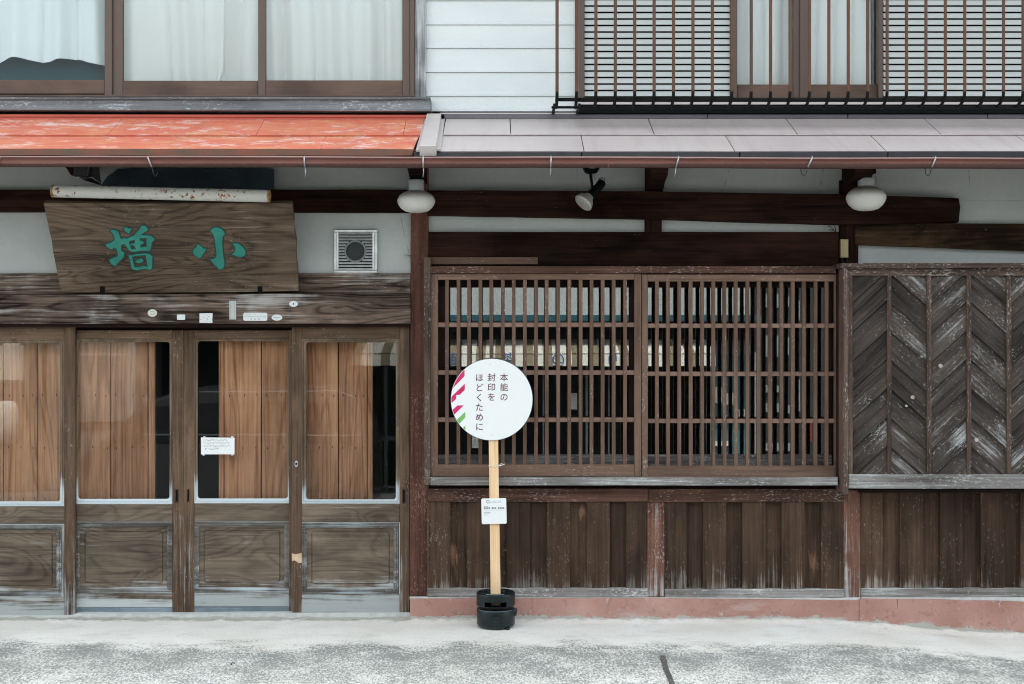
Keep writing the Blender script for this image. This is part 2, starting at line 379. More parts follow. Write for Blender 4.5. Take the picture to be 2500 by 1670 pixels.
def mk_ground():
    t = NT('stained_concrete')
    g = t.geo(); c = t.coords((1, 1, 1), off=False)
    base = t.mix(t.ramp(t.noise(c, 1.7, 5, .6), .35, .65), (.72, .69, .63), (.82, .81, .775))
    base = t.mix(t.ramp(t.noise(t.coords((1, .5, 1), off=False), 70, 4, .75), .5, .75, 0, .4), base, (.40, .40, .38))
    base = t.mix(t.ramp(t.noise(t.coords((1, 1.6, 1), off=False), 3.2, 6, .7), .52, .7, 0, .45), base, (.46, .46, .43))
    # rain drip zone under the gutter edge: dirt-filled aggregate
    n = t.noise(t.coords((1, 1.5, 1), off=False), 2.0, 5, .65)
    y2 = t.math('ADD', g[1], t.math('MULTIPLY', t.math('SUBTRACT', n, .5), .95))
    zone = t.ramp(y2, -.60, -.92, 0, 1)
    fade = t.ramp(y2, -1.0, -1.55, 1, .58)
    ag = t.noise(t.coords((1, .4, 1), off=False), 85, 4, .8)
    ag2 = t.noise(t.coords((1, .5, 1), off=False), 32, 4, .7, .6)
    bl = t.noise(t.coords((1, .8, 1), off=False), 4, 5, .65)
    sp = t.math('ADD', t.math('MULTIPLY', ag, .9), t.math('ADD', t.math('MULTIPLY', ag2, .25), t.math('MULTIPLY', bl, .36)))
    dens = t.math('MULTIPLY', zone, fade)
    m = t.ramp(t.math('ADD', sp, t.math('MULTIPLY', dens, .115)), .76, .90)
    m = t.math('MULTIPLY', m, t.ramp(dens, .05, .5))
    k = t.mix(t.math('MULTIPLY', m, .92), base, (.085, .096, .092))
    k = t.mix(t.math('MULTIPLY', zone, .30), k, (.46, .48, .455))
    # hairline crack in front of the doors
    wob = t.noise(t.coords((1, 1, 1), off=False), 2.5, 6, .7)
    cd = t.math('ABSOLUTE', t.math('ADD', g[1], t.math('ADD', .055, t.math('MULTIPLY', t.math('SUBTRACT', wob, .5), .11))))
    cw = t.ramp(t.noise(c, 7, 3, .6), .42, .6, .0, .009)
    ck = t.math('MULTIPLY', t.math('LESS_THAN', cd, cw), t.ramp(g[0], -.60, -.66))
    k = t.mix(t.math('MULTIPLY', ck, .8), k, (.16, .15, .14))
    # damp greenish rim by the wall
    rim = t.ramp(t.math('ADD', g[1], t.math('MULTIPLY', t.math('SUBTRACT', t.noise(c, 12, 5, .7), .5), .16)), -.10, -.055, 0, .7)
    k = t.mix(rim, k, (.33, .32, .27))
    t.bump(t.math('ADD', t.math('MULTIPLY', ag, t.ramp(zone, 0, 1, .35, 1.0)), t.math('MULTIPLY', ag2, .5)), .6, .006)
    return t.done(k, .85, 0, .3)
ground_m = mk_ground()
road_m = plain('worn_asphalt', (.12, .12, .115), .9, 0, .3, 8, bump=.4)

def mk_glass(name, refl, tint=(1, 1, 1), rough=0.0, wav=.0, wscale=4, fk=.6):
    t = NT(name); t.n.remove(t.b)
    tr = t.n.new('ShaderNodeBsdfTransparent'); tr.inputs[0].default_value = (*tint, 1)
    gl = t.n.new('ShaderNodeBsdfGlossy'); gl.inputs['Roughness'].default_value = rough
    fr = t.n.new('ShaderNodeFresnel'); fr.inputs[0].default_value = 1.5
    f = t.math('ADD', refl, t.math('MULTIPLY', fr.outputs[0], fk), clamp=True)
    mx = t.n.new('ShaderNodeMixShader'); t.l.new(f, mx.inputs[0]); t.l.new(tr.outputs[0], mx.inputs[1]); t.l.new(gl.outputs[0], mx.inputs[2])
    if wav:
        b = t.n.new('ShaderNodeBump'); b.inputs['Strength'].default_value = 1; b.inputs['Distance'].default_value = wav
        t.l.new(t.noise(t.coords((1, 1, 1)), wscale, 2, .4), b.inputs['Height']); t.l.new(b.outputs[0], gl.inputs['Normal'])
    t.l.new(mx.outputs[0], t.out.inputs[0]); return t.m
glass_lat = mk_glass('old_window_glass', .22, (.6, .65, .65), 0, .00012, 2.0)
glass_door = mk_glass('door_glass', .022, (.95, .96, .96), 0, .00015, 1.6)
glass_up = mk_glass('upper_window_glass', .02, (.96, .98, .98), .12, .0004, 60)
glass_frost = mk_glass('pebbled_glass', .015, (.93, .97, .98), .3, .003, 130, .2)
curt_m = NT('white_lace_curtain')
curt_m.bump(curt_m.noise(curt_m.coords((1, 1, 1)), 300, 2, .5), .1, .002)
curt_m = curt_m.done((.80, .80, .785), .9, 0, .1)
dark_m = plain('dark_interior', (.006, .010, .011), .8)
teal_dk = plain('dark_teal_room', (.02, .075, .09), .8)
opal = NT('dusty_opal_glass')
z_ = opal.sep()[2]
k_ = opal.mix(opal.ramp(opal.math('ADD', z_, opal.math('MULTIPLY', opal.noise(opal.coords((1, 1, 1)), 60, 4, .7), .016)), .022, .060), (.66, .66, .63), (.26, .23, .20))
opal = opal.done(k_, .35, 0, .5)
navy_m = plain('dark_navy_patch', (.010, .022, .033), .7, 0, nscale=5, c2=(.028, .05, .066))
white_pl = plain('white_sign_panel', (.86, .885, .89), .35)
paper_m = plain('white_paper', (.72, .76, .77), .7, 0, .05, 20)
cream_m = plain('cream_sticker', (.68, .66, .56), .6, 0, .06, 20)
print_red = plain('wine_red_print', (.13, .002, .03), .5)
print_pink = plain('magenta_print', (.56, .006, .085), .5, c2=(.68, .02, .15), nscale=9)
print_green = plain('green_print', (.14, .42, .08), .5, c2=(.22, .50, .13), nscale=9)
print_dk = plain('dark_print', (.03, .04, .05), .5)
print_grey = plain('grey_print', (.28, .31, .32), .5)
rubber_m = plain('dark_green_black_plastic', (.003, .012, .014), .33, 0, .3, 14, bump=.06, bscale=40, spec=.4)
char_dk = plain('dark_green_paint', (.002, .045, .042), .5)
char_lt = plain('verdigris_green_paint', (.025, .25, .19), .5, c2=(.010, .16, .13), nscale=9)
def mk_rust():
    t = NT('rust_speckled_enamel')
    n = t.noise(t.coords((1, 1, 1), off=False), 34, 5, .75); b = t.noise(t.coords((1, 1, 1), off=False), 4, 3, .6)
    z = t.sep()
    m = t.ramp(t.math('ADD', n, t.math('MULTIPLY', b, .3)), .78, .82)
    ends = t.ramp(t.math('ABSOLUTE', z[0]), .628, .64, 0, .28)
    m = t.ramp(t.math('ADD', t.math('ADD', n, t.math('MULTIPLY', b, .3)), ends), .735, .76)
    k = t.mix(m, (.55, .555, .51), t.mix(t.ramp(n, .5, .7), (.42, .16, .04), (.07, .025, .012)))
    return t.done(k, .5, 0, .4)
rust_m = mk_rust()
cable_m = plain('black_cable', (.012, .012, .012), .6)
beige_box = plain('yellowed_plastic', (.40, .32, .17), .45, 0, .1, 10)

# ------------------------------------------------------------------ setting: ground
def gz(x, y):
    t = min(max((x - 1.75) / 1.35, 0), 1); t = t * t * (3 - 2 * t)
    z = -.085 * t + .012 * min(1, max(0, (-x - .2) / 2.5)) * 0
    z += .003 * mnoise.noise(Vector((x * 1.1, y * 1.1, 3)))
    if y > -.16:
        k = min(1, (y + .16) / .12)
        z += k * max(0, .004 + .010 * mnoise.fractal(Vector((x * 9, y * 9, 8)), .7, 2.2, 5)) + .012 * k * (x > -.62)
    if y < -1.6: z -= (min(-y, 10.5) - 1.6) * .045
    return z
def make_ground():
    xs = [i * .025 for i in range(-200, 201)]
    ys = [.4, .1, .02] + [-.012 * i for i in range(0, 20)] + [-.24 - .03 * i for i in range(0, 60)]
    vs = [(x, y, gz(x, y) if y < .1 else .0) for y in ys for x in xs]; n = len(xs)
    fs = [(j * n + i, j * n + i + 1, (j + 1) * n + i + 1, (j + 1) * n + i) for j in range(len(ys) - 1) for i in range(n - 1)]
    me = bpy.data.meshes.new('pavement'); me.from_pydata(vs, [], fs)
    for p in me.polygons: p.use_smooth = True
    me.flip_normals() if me.polygons[0].normal.z < 0 else None
    tag(link('pavement', me, ground_m), kind='structure', label='pale stained concrete strip along the shop front')
    me = bpy.data.meshes.new('road')
    rows = [(-1.9, gz(0, -1.9) - .012), (-3, gz(0, -3)), (-10.5, gz(0, -10.5)), (-300, gz(0, -10.5))]
    vs = [(x, y, z) for y, z in rows for x in (-300, 300)]
    me.from_pydata(vs, [], [(2 * i, 2 * i + 2, 2 * i + 3, 2 * i + 1) for i in range(3)])
    tag(link('road', me, road_m), kind='structure', label='worn grey asphalt lane in front of the house')
    me = bpy.data.meshes.new('ground'); me.from_pydata([(-300, -2, -.12), (300, -2, -.12), (300, 300, -.12), (-300, 300, -.12)], [], [(0, 1, 2, 3)])
    tag(link('ground', me, road_m), kind='structure', label='bare ground around and behind the house')
make_ground()

# ------------------------------------------------------------------ the house
H = tag(empty('wooden_house'), 'old two-storey wooden shop house with plaster walls, lattice window and red and mauve tin eaves', 'house')
XL, XR = -5.5, 5.5
def pxX(x, y): return CX + x * F / (D + y)
PXR = pxX(XR, 0); PXL = pxX(XL, 0)

# hidden body: side walls, back, roof, floors
box('side_wall', (XL, .06, -.1), (XL + .12, 6, 5.9), plaster, H)
box('side_wall', (XR - .12, .06, -.1), (XR, 6, 5.9), plaster, H)
box('back_wall', (XL, 5.88, -.1), (XR, 6, 5.9), plaster, H)
def prism(name, pts, y0, mat, parent): pass
bm = bmesh.new()
for sgn in (0, 1):
    a = (-.75, 5.55) if sgn == 0 else (6.75, 5.55)
    v = [bm.verts.new(p) for p in ((XL - .4, a[0], a[1]), (XR + .4, a[0], a[1]), (XR + .4, 3, 7.4), (XL - .4, 3, 7.4),
                                   (XL - .4, a[0], a[1] - .12), (XR + .4, a[0], a[1] - .12), (XR + .4, 3, 7.28), (XL - .4, 3, 7.28))]
    for f in ((0, 1, 2, 3), (7, 6, 5, 4), (0, 4, 5, 1), (1, 5, 6, 2), (3, 2, 6, 7), (0, 3, 7, 4)): bm.faces.new([v[i] for i in f])
finish(bm, 'main_roof', dkmetal, H)
bm = bmesh.new()   # gable ends
for x in (XL + .01, XR - .01):
    bm.faces.new([bm.verts.new(p) for p in ((x, 0, 5.6), (x, 6, 5.6), (x, 3, 7.35))])
finish(bm, 'gable_wall', plaster, H)
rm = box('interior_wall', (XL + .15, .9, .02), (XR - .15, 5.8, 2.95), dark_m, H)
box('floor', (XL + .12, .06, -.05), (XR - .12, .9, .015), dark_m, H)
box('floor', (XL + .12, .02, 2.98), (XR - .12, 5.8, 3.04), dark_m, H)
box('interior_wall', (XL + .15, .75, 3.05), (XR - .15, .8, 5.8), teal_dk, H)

# plaster panels between the timbers (front y = 0)
def pl(x0, y0, x1, y1, **k): return rect('plaster_panel', x0, y0, x1, y1, 0, .05, plaster, H, bev=0, **k)
pl(PXL, 330, 1010, 470); pl(1040, 330, PXR, 490)
pl(PXL, 510, 1006, 672); pl(1040, 520, 2060, 572); pl(2061, 490.5, PXR, 645)
# dark wall behind wainscot etc. closes the volume
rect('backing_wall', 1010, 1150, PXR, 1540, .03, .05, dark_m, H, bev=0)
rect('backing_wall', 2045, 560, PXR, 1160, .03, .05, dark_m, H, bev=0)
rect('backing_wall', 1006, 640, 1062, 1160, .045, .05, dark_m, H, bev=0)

# upper storey wall, left: window zone; right: siding
upper_y = -.02
box('upper_wall', (XL, 0.02, 3.06), (at(-520, 0, 0).x, .08, 5.55), plaster, H)
box('upper_wall', (at(1012, 0).x, 0.02, 3.06), (at(1412, 0).x, .08, 5.55), plaster, H)
box('upper_wall', (XL, 0.02, 4.9), (XR, .08, 5.56), plaster, H)
box('upper_wall', (XL, 0.02, 2.95), (XR, .08, 3.225), plaster, H)

# siding boards
sd_root = empty('siding', parent=H)
js = [273, 236, 178, 119, 62, 3, -55, -113, -171, -229, -287, -345]
for a, b in zip(js, js[1:]):
    x0, x1 = 1041, 1416
    p = [at(x0, b, 0), at(x1, b, 0), at(x1, a, 0), at(x0, a, 0)]
    zt, zb = p[0].z, p[3].z; xa, xb = p[0].x, p[1].x
    prof = [(zt, .0), (zt, -.018), (zb + .024, -.020), (zb + .020, -.026), (zb + .002, -.026), (zb + .002, -.010), (zb, -.010), (zb, 0)]
    bm = bmesh.new()
    L = [[bm.verts.new((x, y + .012, z)) for z, y in prof] for x in (xa, xb)]
    n = len(prof)
    for k in range(n): bm.faces.new((L[0][k], L[0][(k + 1) % n], L[1][(k + 1) % n], L[1][k]))
    bm.faces.new(L[0]); bm.faces.new(L[1][::-1])
    finish(bm, 'siding_board', siding_m, sd_root)

# --- upper left window
UW = empty('sliding_window', parent=H)
UW['label'] = 'wide brown aluminium window over the red eave'
for (x0, x1, r0, r1, yy) in ((-480, 255, 195, 229, .0), (298, 630, 197, 233, .02), (648, 982, 196, 236, .0)):
    rect('bottom_rail', x0, r0, x1, r1, yy - .02, .03, frame_m, UW)
for (x0, x1, yy) in ((255, 273, -.025), (273, 299, -.005), (630, 648, -.025), (982, 1001, -.02), (1001, 1013, -.035), (-500, -480, -.02)):
    rect('stile', x0, -420, x1, 233, yy, .035, frame_dk, UW)
rect('sill_track', -500, 231, 1013, 237, -.05, .06, frame_m, UW)
rect('top_rail', -500, -440, 1013, -420, -.03, .05, frame_m, UW)
rect('glass_pane', -480, -420, 255, 196, .0, .004, glass_frost, UW, bev=0)
rect('glass_pane', 298, -420, 631, 198, .012, .004, glass_up, UW, bev=0)
rect('glass_pane', 647, -420, 983, 197, .0, .004, glass_up, UW, bev=0)
rect('sill_shade_strip', -520, 262, 1052, 282, -.035, .02, black_m, H, bev=0)  # black strip paints in the deep shade below the sill
rect('corner_post', 1013, -420, 1040, 239, -.045, .1, W_post2, H, jit=.002)
rect('window_sill', -520, 237, 1050, 243, -.135, .13, W_fasc, H, bev=.004)
slab('window_sill', [(-520, 243), (1051, 243), (1051, 271), (-520, 266)], -.12, .1, W_fasc, H, bev=.003, jit=.0015)

def curtain(px0, px1, py_t, py_b, y, label, seed, hem=None, nf=9, amp=.026, leftopen=0):
    a, b = at(px0, py_t, y), at(px1, py_b, y)
    nx = max(60, int((b.x - a.x) / .006)); nz = 24
    ox = (a.x + b.x) / 2
    bm = bmesh.new(); G = []
    for j in range(nz + 1):
        row = []
        for i in range(nx + 1):
            u = i / nx; v = j / nz
            x = a.x + (b.x - a.x) * u
            zb = b.z + (hem(u) if hem else 0)
            z = a.z + (zb - a.z) * v
            ph = x * nf * 1.25 + seed + 1.5 * mnoise.noise(Vector((x * 2.1, z * .35, seed)))
            d = amp * (1.35 * (1 - abs(math.sin(ph * 1.05)) ** .7 * 2) + .5 * math.sin(ph * 3.7 + 1.3)) + .012 * mnoise.noise(Vector((x * 3, z * 1.4, seed + 5))) + .004 * mnoise.noise(Vector((x * 16, z * 5, seed + 9)))
            row.append(bm.verts.new((x - ox, d, z - a.z)))
        G.append(row)
    for j in range(nz):
        for i in range(nx): bm.faces.new((G[j][i], G[j][i + 1], G[j + 1][i + 1], G[j + 1][i]))
    bmesh.ops.recalc_face_normals(bm, faces=bm.faces)
    me = bpy.data.meshes.new('curtain'); bm.to_mesh(me); bm.free()
    for p in me.polygons: p.use_smooth = True
    o = link('curtain', me, curt_m, None, (ox, y, a.z))
    return tag(o, label, 'curtain', 'curtains behind the upstairs windows')
curtain(-470, 262, -400, 150, .10, 'white curtain in the leftmost upstairs pane, its scalloped hem above dark glass', 1.0, hem=lambda u: .018 * math.sin(u * 30) + .012 * math.sin(u * 17 + 1))
curtain(290, 636, -400, 215, .10, 'white curtain with a bunched bright fold behind the second upstairs pane from the left', 4.1)
cp = [o for o in bpy.data.objects if o.name.startswith('curtain')][-1]
fp = [at(px, py, .045 + .008 * math.sin(py * .11)) - cp.location for px, py in ((546, -200), (545, 60), (543, 120), (540, 150), (541, 172), (534, 196), (531, 214))]
tube('bunched_fold', fp, [.010, .010, .013, .022, .020, .012, .016], curt_m, cp, 10)
curtain(640, 992, -400, 215, .085, 'white pleated curtain in the upstairs pane beside the bleached corner post', 8.3, nf=11)

# --- upper right window with louvre shutters
UR = empty('sliding_window', parent=H); UR['label'] = 'brown aluminium window behind the railing, between two louvred shutters'
XE = 2900
for x0, x1, yy in ((1412, 1427, -.06), (1783, 1800, -.06), (1937, 1953, -.02), (1953, 1976, -.035), (2145, 2156, -.06)):
    rect('stile', x0, -420, x1, 244, yy, .06, frame_dk, UR)
rect('bottom_rail', 1800, 206, 1937, 240, -.01, .03, frame_m, UR); rect('bottom_rail', 1976, 206, 2145, 242, -.025, .03, frame_m, UR)
rect('sill_track', 1412, 238, XE, 247, -.07, .09, frame_m, UR)
rect('glass_pane', 1800, -420, 1938, 207, .005, .004, glass_up, UR, bev=0)
rect('glass_pane', 1975, -420, 2146, 207, -.008, .004, glass_up, UR, bev=0)
rect('sill_lip', 1412, 249, XE, 255, -.10, .1, batten_m, H, bev=.002)
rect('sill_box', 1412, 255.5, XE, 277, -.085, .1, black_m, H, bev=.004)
curtain(1793, 1945, -400, 225, .09, 'pale curtain behind the railing, left half of the upstairs window', 2.2, amp=.024)
curtain(1968, 2122, -400, 225, .09, 'pale curtain behind the railing with a dark gap along its right side', 6.7, amp=.024)
for (x0, x1, lab) in ((1427, 1783, 'pale louvred shutter left of the upstairs window'), (2156, XE - 10, 'pale louvred shutter at the right end upstairs')):
    LS = empty('louvre_shutter', parent=H); LS['label'] = lab
    rect('back_board', x0, -420, x1, 240, .0, .02, black_m, LS, bev=0)
    # one slat, tilted outward at the bottom
    a, b = at(x0, 236, -.03), at(x1, 236, -.03)
    bm = bmesh.new()
    prof = [(.0, .0335), (-.004, .032), (-.013, .002), (-.011, .0), (.004, .029)]
    L = [[bm.verts.new((x, y, z)) for y, z in prof] for x in (a.x, b.x)]
    for k in range(5): bm.faces.new((L[0][k], L[0][(k + 1) % 5], L[1][(k + 1) % 5], L[1][k]))
    bm.faces.new(L[0]); bm.faces.new(L[1][::-1])
    sl = finish(bm, 'slat', louv_m, LS); sl.location = (0, a.y, a.z)
    pitch = 15.86 * (D - .03) / F
    for k in range(1, 40): dup(sl, 0, 0, pitch * k)
    a2, b2 = at(x0, 0, 0).x, at(x1, 0, 0).x
# upper wall above right window, closes
rect('window_head', 1412, -460, XE, -400, -.05, .1, frame_dk, UR)

# --- railing
RL = empty('railing', parent=H); RL['label'] = 'row of slim brown steel bars in front of the upstairs window'
yb = -.40
bx = [1360 + 47.4 * i for i in range(33)]
def barpath(px):
    x = at(px, 0, yb).x; top = at(0, -380, yb).z; zb = at(0, 232, yb).z
    return x, top, zb
x0, top, zb = barpath(bx[0])
bm = bmesh.new()
path = [Vector((0, yb, top)), Vector((0, yb, 4.2)), Vector((0, yb, zb + .02)), Vector((0, yb + .006, zb - .005)), Vector((0, yb + .03, zb - .028)), Vector((0, yb + .07, zb - .045)), Vector((0, yb + .12, zb - .055))]
tube_bm(bm, path, .0098, 8)
bar0 = finish(bm, 'bar', bar_m, RL, True); bar0.location.x = x0
bar0.data.materials.append(bar_dk)
for p_ in bar0.data.polygons:
    if p_.center.z < zb + .012: p_.material_index = 1
for p in bx[1:]: dup(bar0, at(p, 0, yb).x - x0)
xe = at(bx[-1], 0, yb).x
tube('lower_rail', [(x0 - .01, yb + .035, at(0, 243, yb + .035).z), (xe, yb + .035, at(0, 243, yb + .035).z)], .0115, bar_dk, RL)
tube('lower_rail', [(x0 - .03, yb + .10, at(0, 262, yb + .10).z), (xe, yb + .10, at(0, 262, yb + .10).z)], .008, bar_dk, RL)
tube('top_rail', [(x0 - .01, yb, top), (xe, yb, top)], .016, bar_m, RL)
for px in (1352, 1412):
    X = at(px, 0, -.2).x
    box('mount_arm', (X - .008, yb + .06, at(0, 264, -.25).z - .005), (X + .008, .0, at(0, 264, -.25).z + .012), bar_dk, RL)

# --- lower eave roof
yA = -.05; zA = at(0, 293, yA).z
dB = (D + yA) / 1.095; yB = dB - D; zB = at(0, 368, yB).z
rd = Vector((0, yB - yA, zB - zA)).normalized(); rn = Vector((0, rd.z, -rd.y)).normalized()
if rn.z < 0: rn = -rn
P0 = Vector((0, yA, zA))
def roof_sheet(parent, pts, lift, mat, th=.006, name='roof_sheet', jit=.0008):
    ps = [on_plane(px, py, P0 + rn * lift, rn) for px, py in pts]
    return slab3(name, ps, -rn, th, mat, parent, bev=.0015, jit=jit)
ER = empty('eave_roof', parent=H); ER['label'] = 'peeling red painted tin eave'
EM = empty('eave_roof', parent=H); EM['label'] = 'faded mauve tin eave'
j1 = [(-380, -480), (-50, -115), (298, 262), (646, 625), (992, 984.6), (1036, 1028)]
j2 = [(-265, -340), (86, 44), (441, 408), (799, 782), (1027, 1009)]
g = 1.1
g = .45
for a, b in zip(j1, j1[1:]): roof_sheet(ER, [(a[0] + g, 291), (b[0] - g, 291), (b[1] - g, 329), (a[1] + g, 329)], .010, red_m)
for a, b in zip(j2, j2[1:]): roof_sheet(ER, [(a[0] + g, 325), (b[0] - g, 325), (b[1] - g, 364), (a[1] + g, 362.5)], .0, red_m)
g = 1.0
k1 = [(1088, 1081), (1245.3, 1246.8), (1582.5, 1597.5), (1919, 1947), (2256, 2298), (2593, 2650), (2900, 2970)]
k2 = [(1080, 1072), (1417, 1426), (1766.5, 1794), (2118.4, 2163), (2470, 2531), (2820, 2900)]
for a, b in zip(k1, k1[1:]): roof_sheet(EM, [(a[0] + g, 290), (b[0] - g, 290), (b[1] - g, 328), (a[1] + g, 328)], .010, mauve)
for a, b in zip(k2, k2[1:]): roof_sheet(EM, [(a[0] + g, 324), (b[0] - g, 324), (b[1] - g, 368.5), (a[1] + g, 368.5)], .0, mauve)
# under-deck and soffit
dk = [Vector((XL, yA, zA - .012)), Vector((XR, yA, zA - .012)), Vector((XR, yB, zB - .012)), Vector((XL, yB, zB - .012))]
slab3('roof_deck', [p - rn * .004 for p in dk], -rn, .035, W_beam['x'], H, bev=0)
for i in range(19):
    x = XL + .25 + i * .585
    a = Vector((x, yA, zA)) - rn * .043; b = Vector((x, yB + .05, zB + .02)) - rn * .043
    slab3('rafter', [a + Vector((-.02, 0, 0)), a + Vector((.02, 0, 0)), b + Vector((.02, 0, 0)), b + Vector((-.02, 0, 0))], -rn, .045, W_beam['z'], H, bev=0)
# eave edges
slab('eave_edge', [(PXL, 362, ), (1012, 364), (1006, 380), (PXL, 377)], yB - .006, .02, red_edge, ER, bev=.004, jit=.001)
slab('eave_edge', [(1010, 371), (1420, 370), (1420, 386), (1010, 384)], yB - .008, .03, dkmetal, EM, bev=.005)
slab('eave_edge', [(1421.5, 370), (1805, 370), (1805, 386), (1421.5, 386)], yB - .010, .03, dkmetal, EM, bev=.005)
slab('eave_edge', [(1806.5, 370), (2168, 369), (2168, 385), (1806.5, 386)], yB - .008, .03, dkmetal, EM, bev=.005)
slab('eave_edge', [(2169.5, 369), (2900, 369), (2900, 385), (2169.5, 385)], yB - .010, .03, dkmetal, EM, bev=.005)
# flashings where the roofs meet the wall
slab('flashing', [(PXL, 277), (1046, 280), (1040, 287), (PXL, 284)], -.085, .05, red_flash, ER, bev=.003)
slab('flashing', [(PXL, 285), (1039, 287), (1036, 295), (PXL, 293)], -.075, .05, red_flash, ER, bev=.002, jit=.001)
for a, b in ((1084, 1727), (1728.5, 2069), (2070.5, 2411), (2412.5, 2900)):
    rect('flashing', a, 278.5, b, 290.5, -.07, .06, purple_m, EM, bev=.003)
rect('flashing', 1075, 275, 1412, 279, -.055, .06, batten_m, EM, bev=.002)
# dividing batten between the two roofs
def on_roof(px, py, lift): return on_plane(px, py, P0 + rn * lift, rn)
bt = [on_roof(1042, 277, .05), on_roof(1077, 277, .05), on_roof(1064.5, 355, .05), on_roof(1024, 355, .05)]
slab3('dividing_batten', bt, -rn, .06, batten_m, EM, bev=.003)
slab3('batten_flange', [on_roof(1076, 290, .014), on_roof(1086, 290, .014), on_roof(1076, 364, .014), on_roof(1062, 364, .014)], -rn, .012, batten_m, EM, bev=.001)
slab3('batten_flange', [on_roof(1037, 290, .016), on_roof(1046, 290, .016), on_roof(1024, 366, .016), on_roof(1015, 366, .016)], -rn, .012, batten_m, EM, bev=.001)
# gutter: half-round trough with a rolled lip
gy = yB - .07; gr = .0285
bm = bmesh.new(); L = []
nst = 90
for i in range(nst + 1):
    x = XL + (XR - XL) * i / nst
    lean = (x / 3.0) * -.006 + .0035 * mnoise.noise(Vector((x * .9, 0, 0))) + .0012 * mnoise.noise(Vector((x * 4, 5, 0)))
    zt = at(0, 387.5, gy).z + lean
    pr = []
    for k in range(5): a = R(200 - k * 72); pr.append((gy - gr * 1.03 + .004 * math.cos(a), zt + .002 + .004 * math.sin(a)))
    for k in range(13): a = R(180 + k * 15); pr.append((gy + gr * 1.0 * math.cos(a), zt - .022 + (gr * 1.05) * math.sin(a) * 1.0 if k not in (0, 12) else zt))
    for k in range(12, -1, -1): a = R(180 + k * 15); pr.append((gy + (gr - .003) * math.cos(a), zt - .022 + ((gr - .003) * 1.05) * math.sin(a) if k not in (0, 12) else zt))
    L.append([bm.verts.new((x, y, z)) for y, z in pr])
for a, b in zip(L, L[1:]):
    n = len(a)
    for k in range(n): bm.faces.new((a[k], a[(k + 1) % n], b[(k + 1) % n], b[k]))
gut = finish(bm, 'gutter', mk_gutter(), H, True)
lip = [(x_, gy - gr * 1.03 - .001, at(0, 387.5, gy).z + (x_ / 3.0) * -.006 + .0035 * mnoise.noise(Vector((x_ * .9, 0, 0))) + .0012 * mnoise.noise(Vector((x_ * 4, 5, 0))) + .003) for x_ in [XL + (XR - XL) * i / 90 for i in range(91)]]
tube('gutter_lip', lip, .0046, plain('gutter_lip_highlight', (.36, .21, .19), .35, 0, .2, 3), gut, 8)  # paler lip colour paints in the bright highlight along the gutter
box('gutter_joint', (at(1484, 0, gy).x - .002, gy - gr - .001, at(0, 410, gy).z), (at(1484, 0, gy).x + .002, gy, at(0, 389, gy).z), red_edge, gut)
for i, (hx, sl_, lp) in enumerate(((5, -.01, 1), (365, .03, 1), (745, .004, 0), (1034, 0, 0), (1345, -.003, 0), (1655, -.02, 0), (1980, -.035, 2), (2280, -.03, 2))):
    X = at(hx, 0, gy).x; zt = at(0, 385, gy).z; yy = gy - gr - .005
    hk = tube('gutter_hook', [(X + .003, gy + .03, zt + .003), (X, yy + .01, zt + .003), (X, yy - .001, zt - .004), (X + sl_ * .35, yy - .002, zt - .03), (X + sl_ * .7, yy + .006, zt - .058)], .0048, galv, gut, 6)
    if lp == 2: q = [(X + sl_ * .7, yy + .008, zt - .055), (X + sl_ * .9, yy + .012, zt - .09), (X + sl_ * 1.05 - .004, yy + .018, zt - .105), (X + sl_ * 1.4 - .008, yy + .024, zt - .092), (X + sl_ * 1.4 - .009, yy + .028, zt - .062)]
    elif lp == 1: q = [(X + sl_ * .7, yy + .008, zt - .055), (X + sl_ * .9, yy + .012, zt - .09), (X + sl_ * 1.2, yy + .018, zt - .110), (X + sl_ * 1.5 + .003, yy + .024, zt - .085)]
    else: q = [(X + sl_ * .7, yy + .008, zt - .055), (X + sl_ * .9 + .002, yy + .012, zt - .085), (X + sl_ - .002, yy + .014, zt - .112)]
    tube('hook_tail', q, .0028, cable_m if lp else galv, gut, 5)

# --- timbers under the eave
slab('beam', [(PXL, 463), (130, 463), (1006, 463), (1006, 519), (700, 518), (PXL, 516)], -.045, .06, W_beam['x'], H, bev=.012, seg=3, jit=.003)
slab('beam', [(1042, 464), (1577, 467), (2054, 474), (2343, 483), (2347, 505), (2343, 542), (2054, 548), (1800, 541), (1577, 534), (1042, 525)], -.075, .10, W_beam['x'], H, bev=.022, seg=4, jit=.003)
slab('beam', [(2088, 543), (2500, 546), (PXR, 548), (PXR, 619), (2500, 612), (2088, 597)], -.045, .06, W_beam2, H, bev=.008, seg=2, jit=.003)
rect('beam', 1046, 566, 2048, 650, -.035, .06, W_beam['x'], H, bev=.003, jit=.002)
rect('strut', 1576, 408, 1618, 468, -.05, .06, W_beam['z'], H); rect('strut', 1575, 530, 1616, 568, -.04, .05, W_beam['z'], H)
rect('thin_batten', 1050, 628, 1313, 645, -.05, .03, W_lat['x'], H, bev=.002)
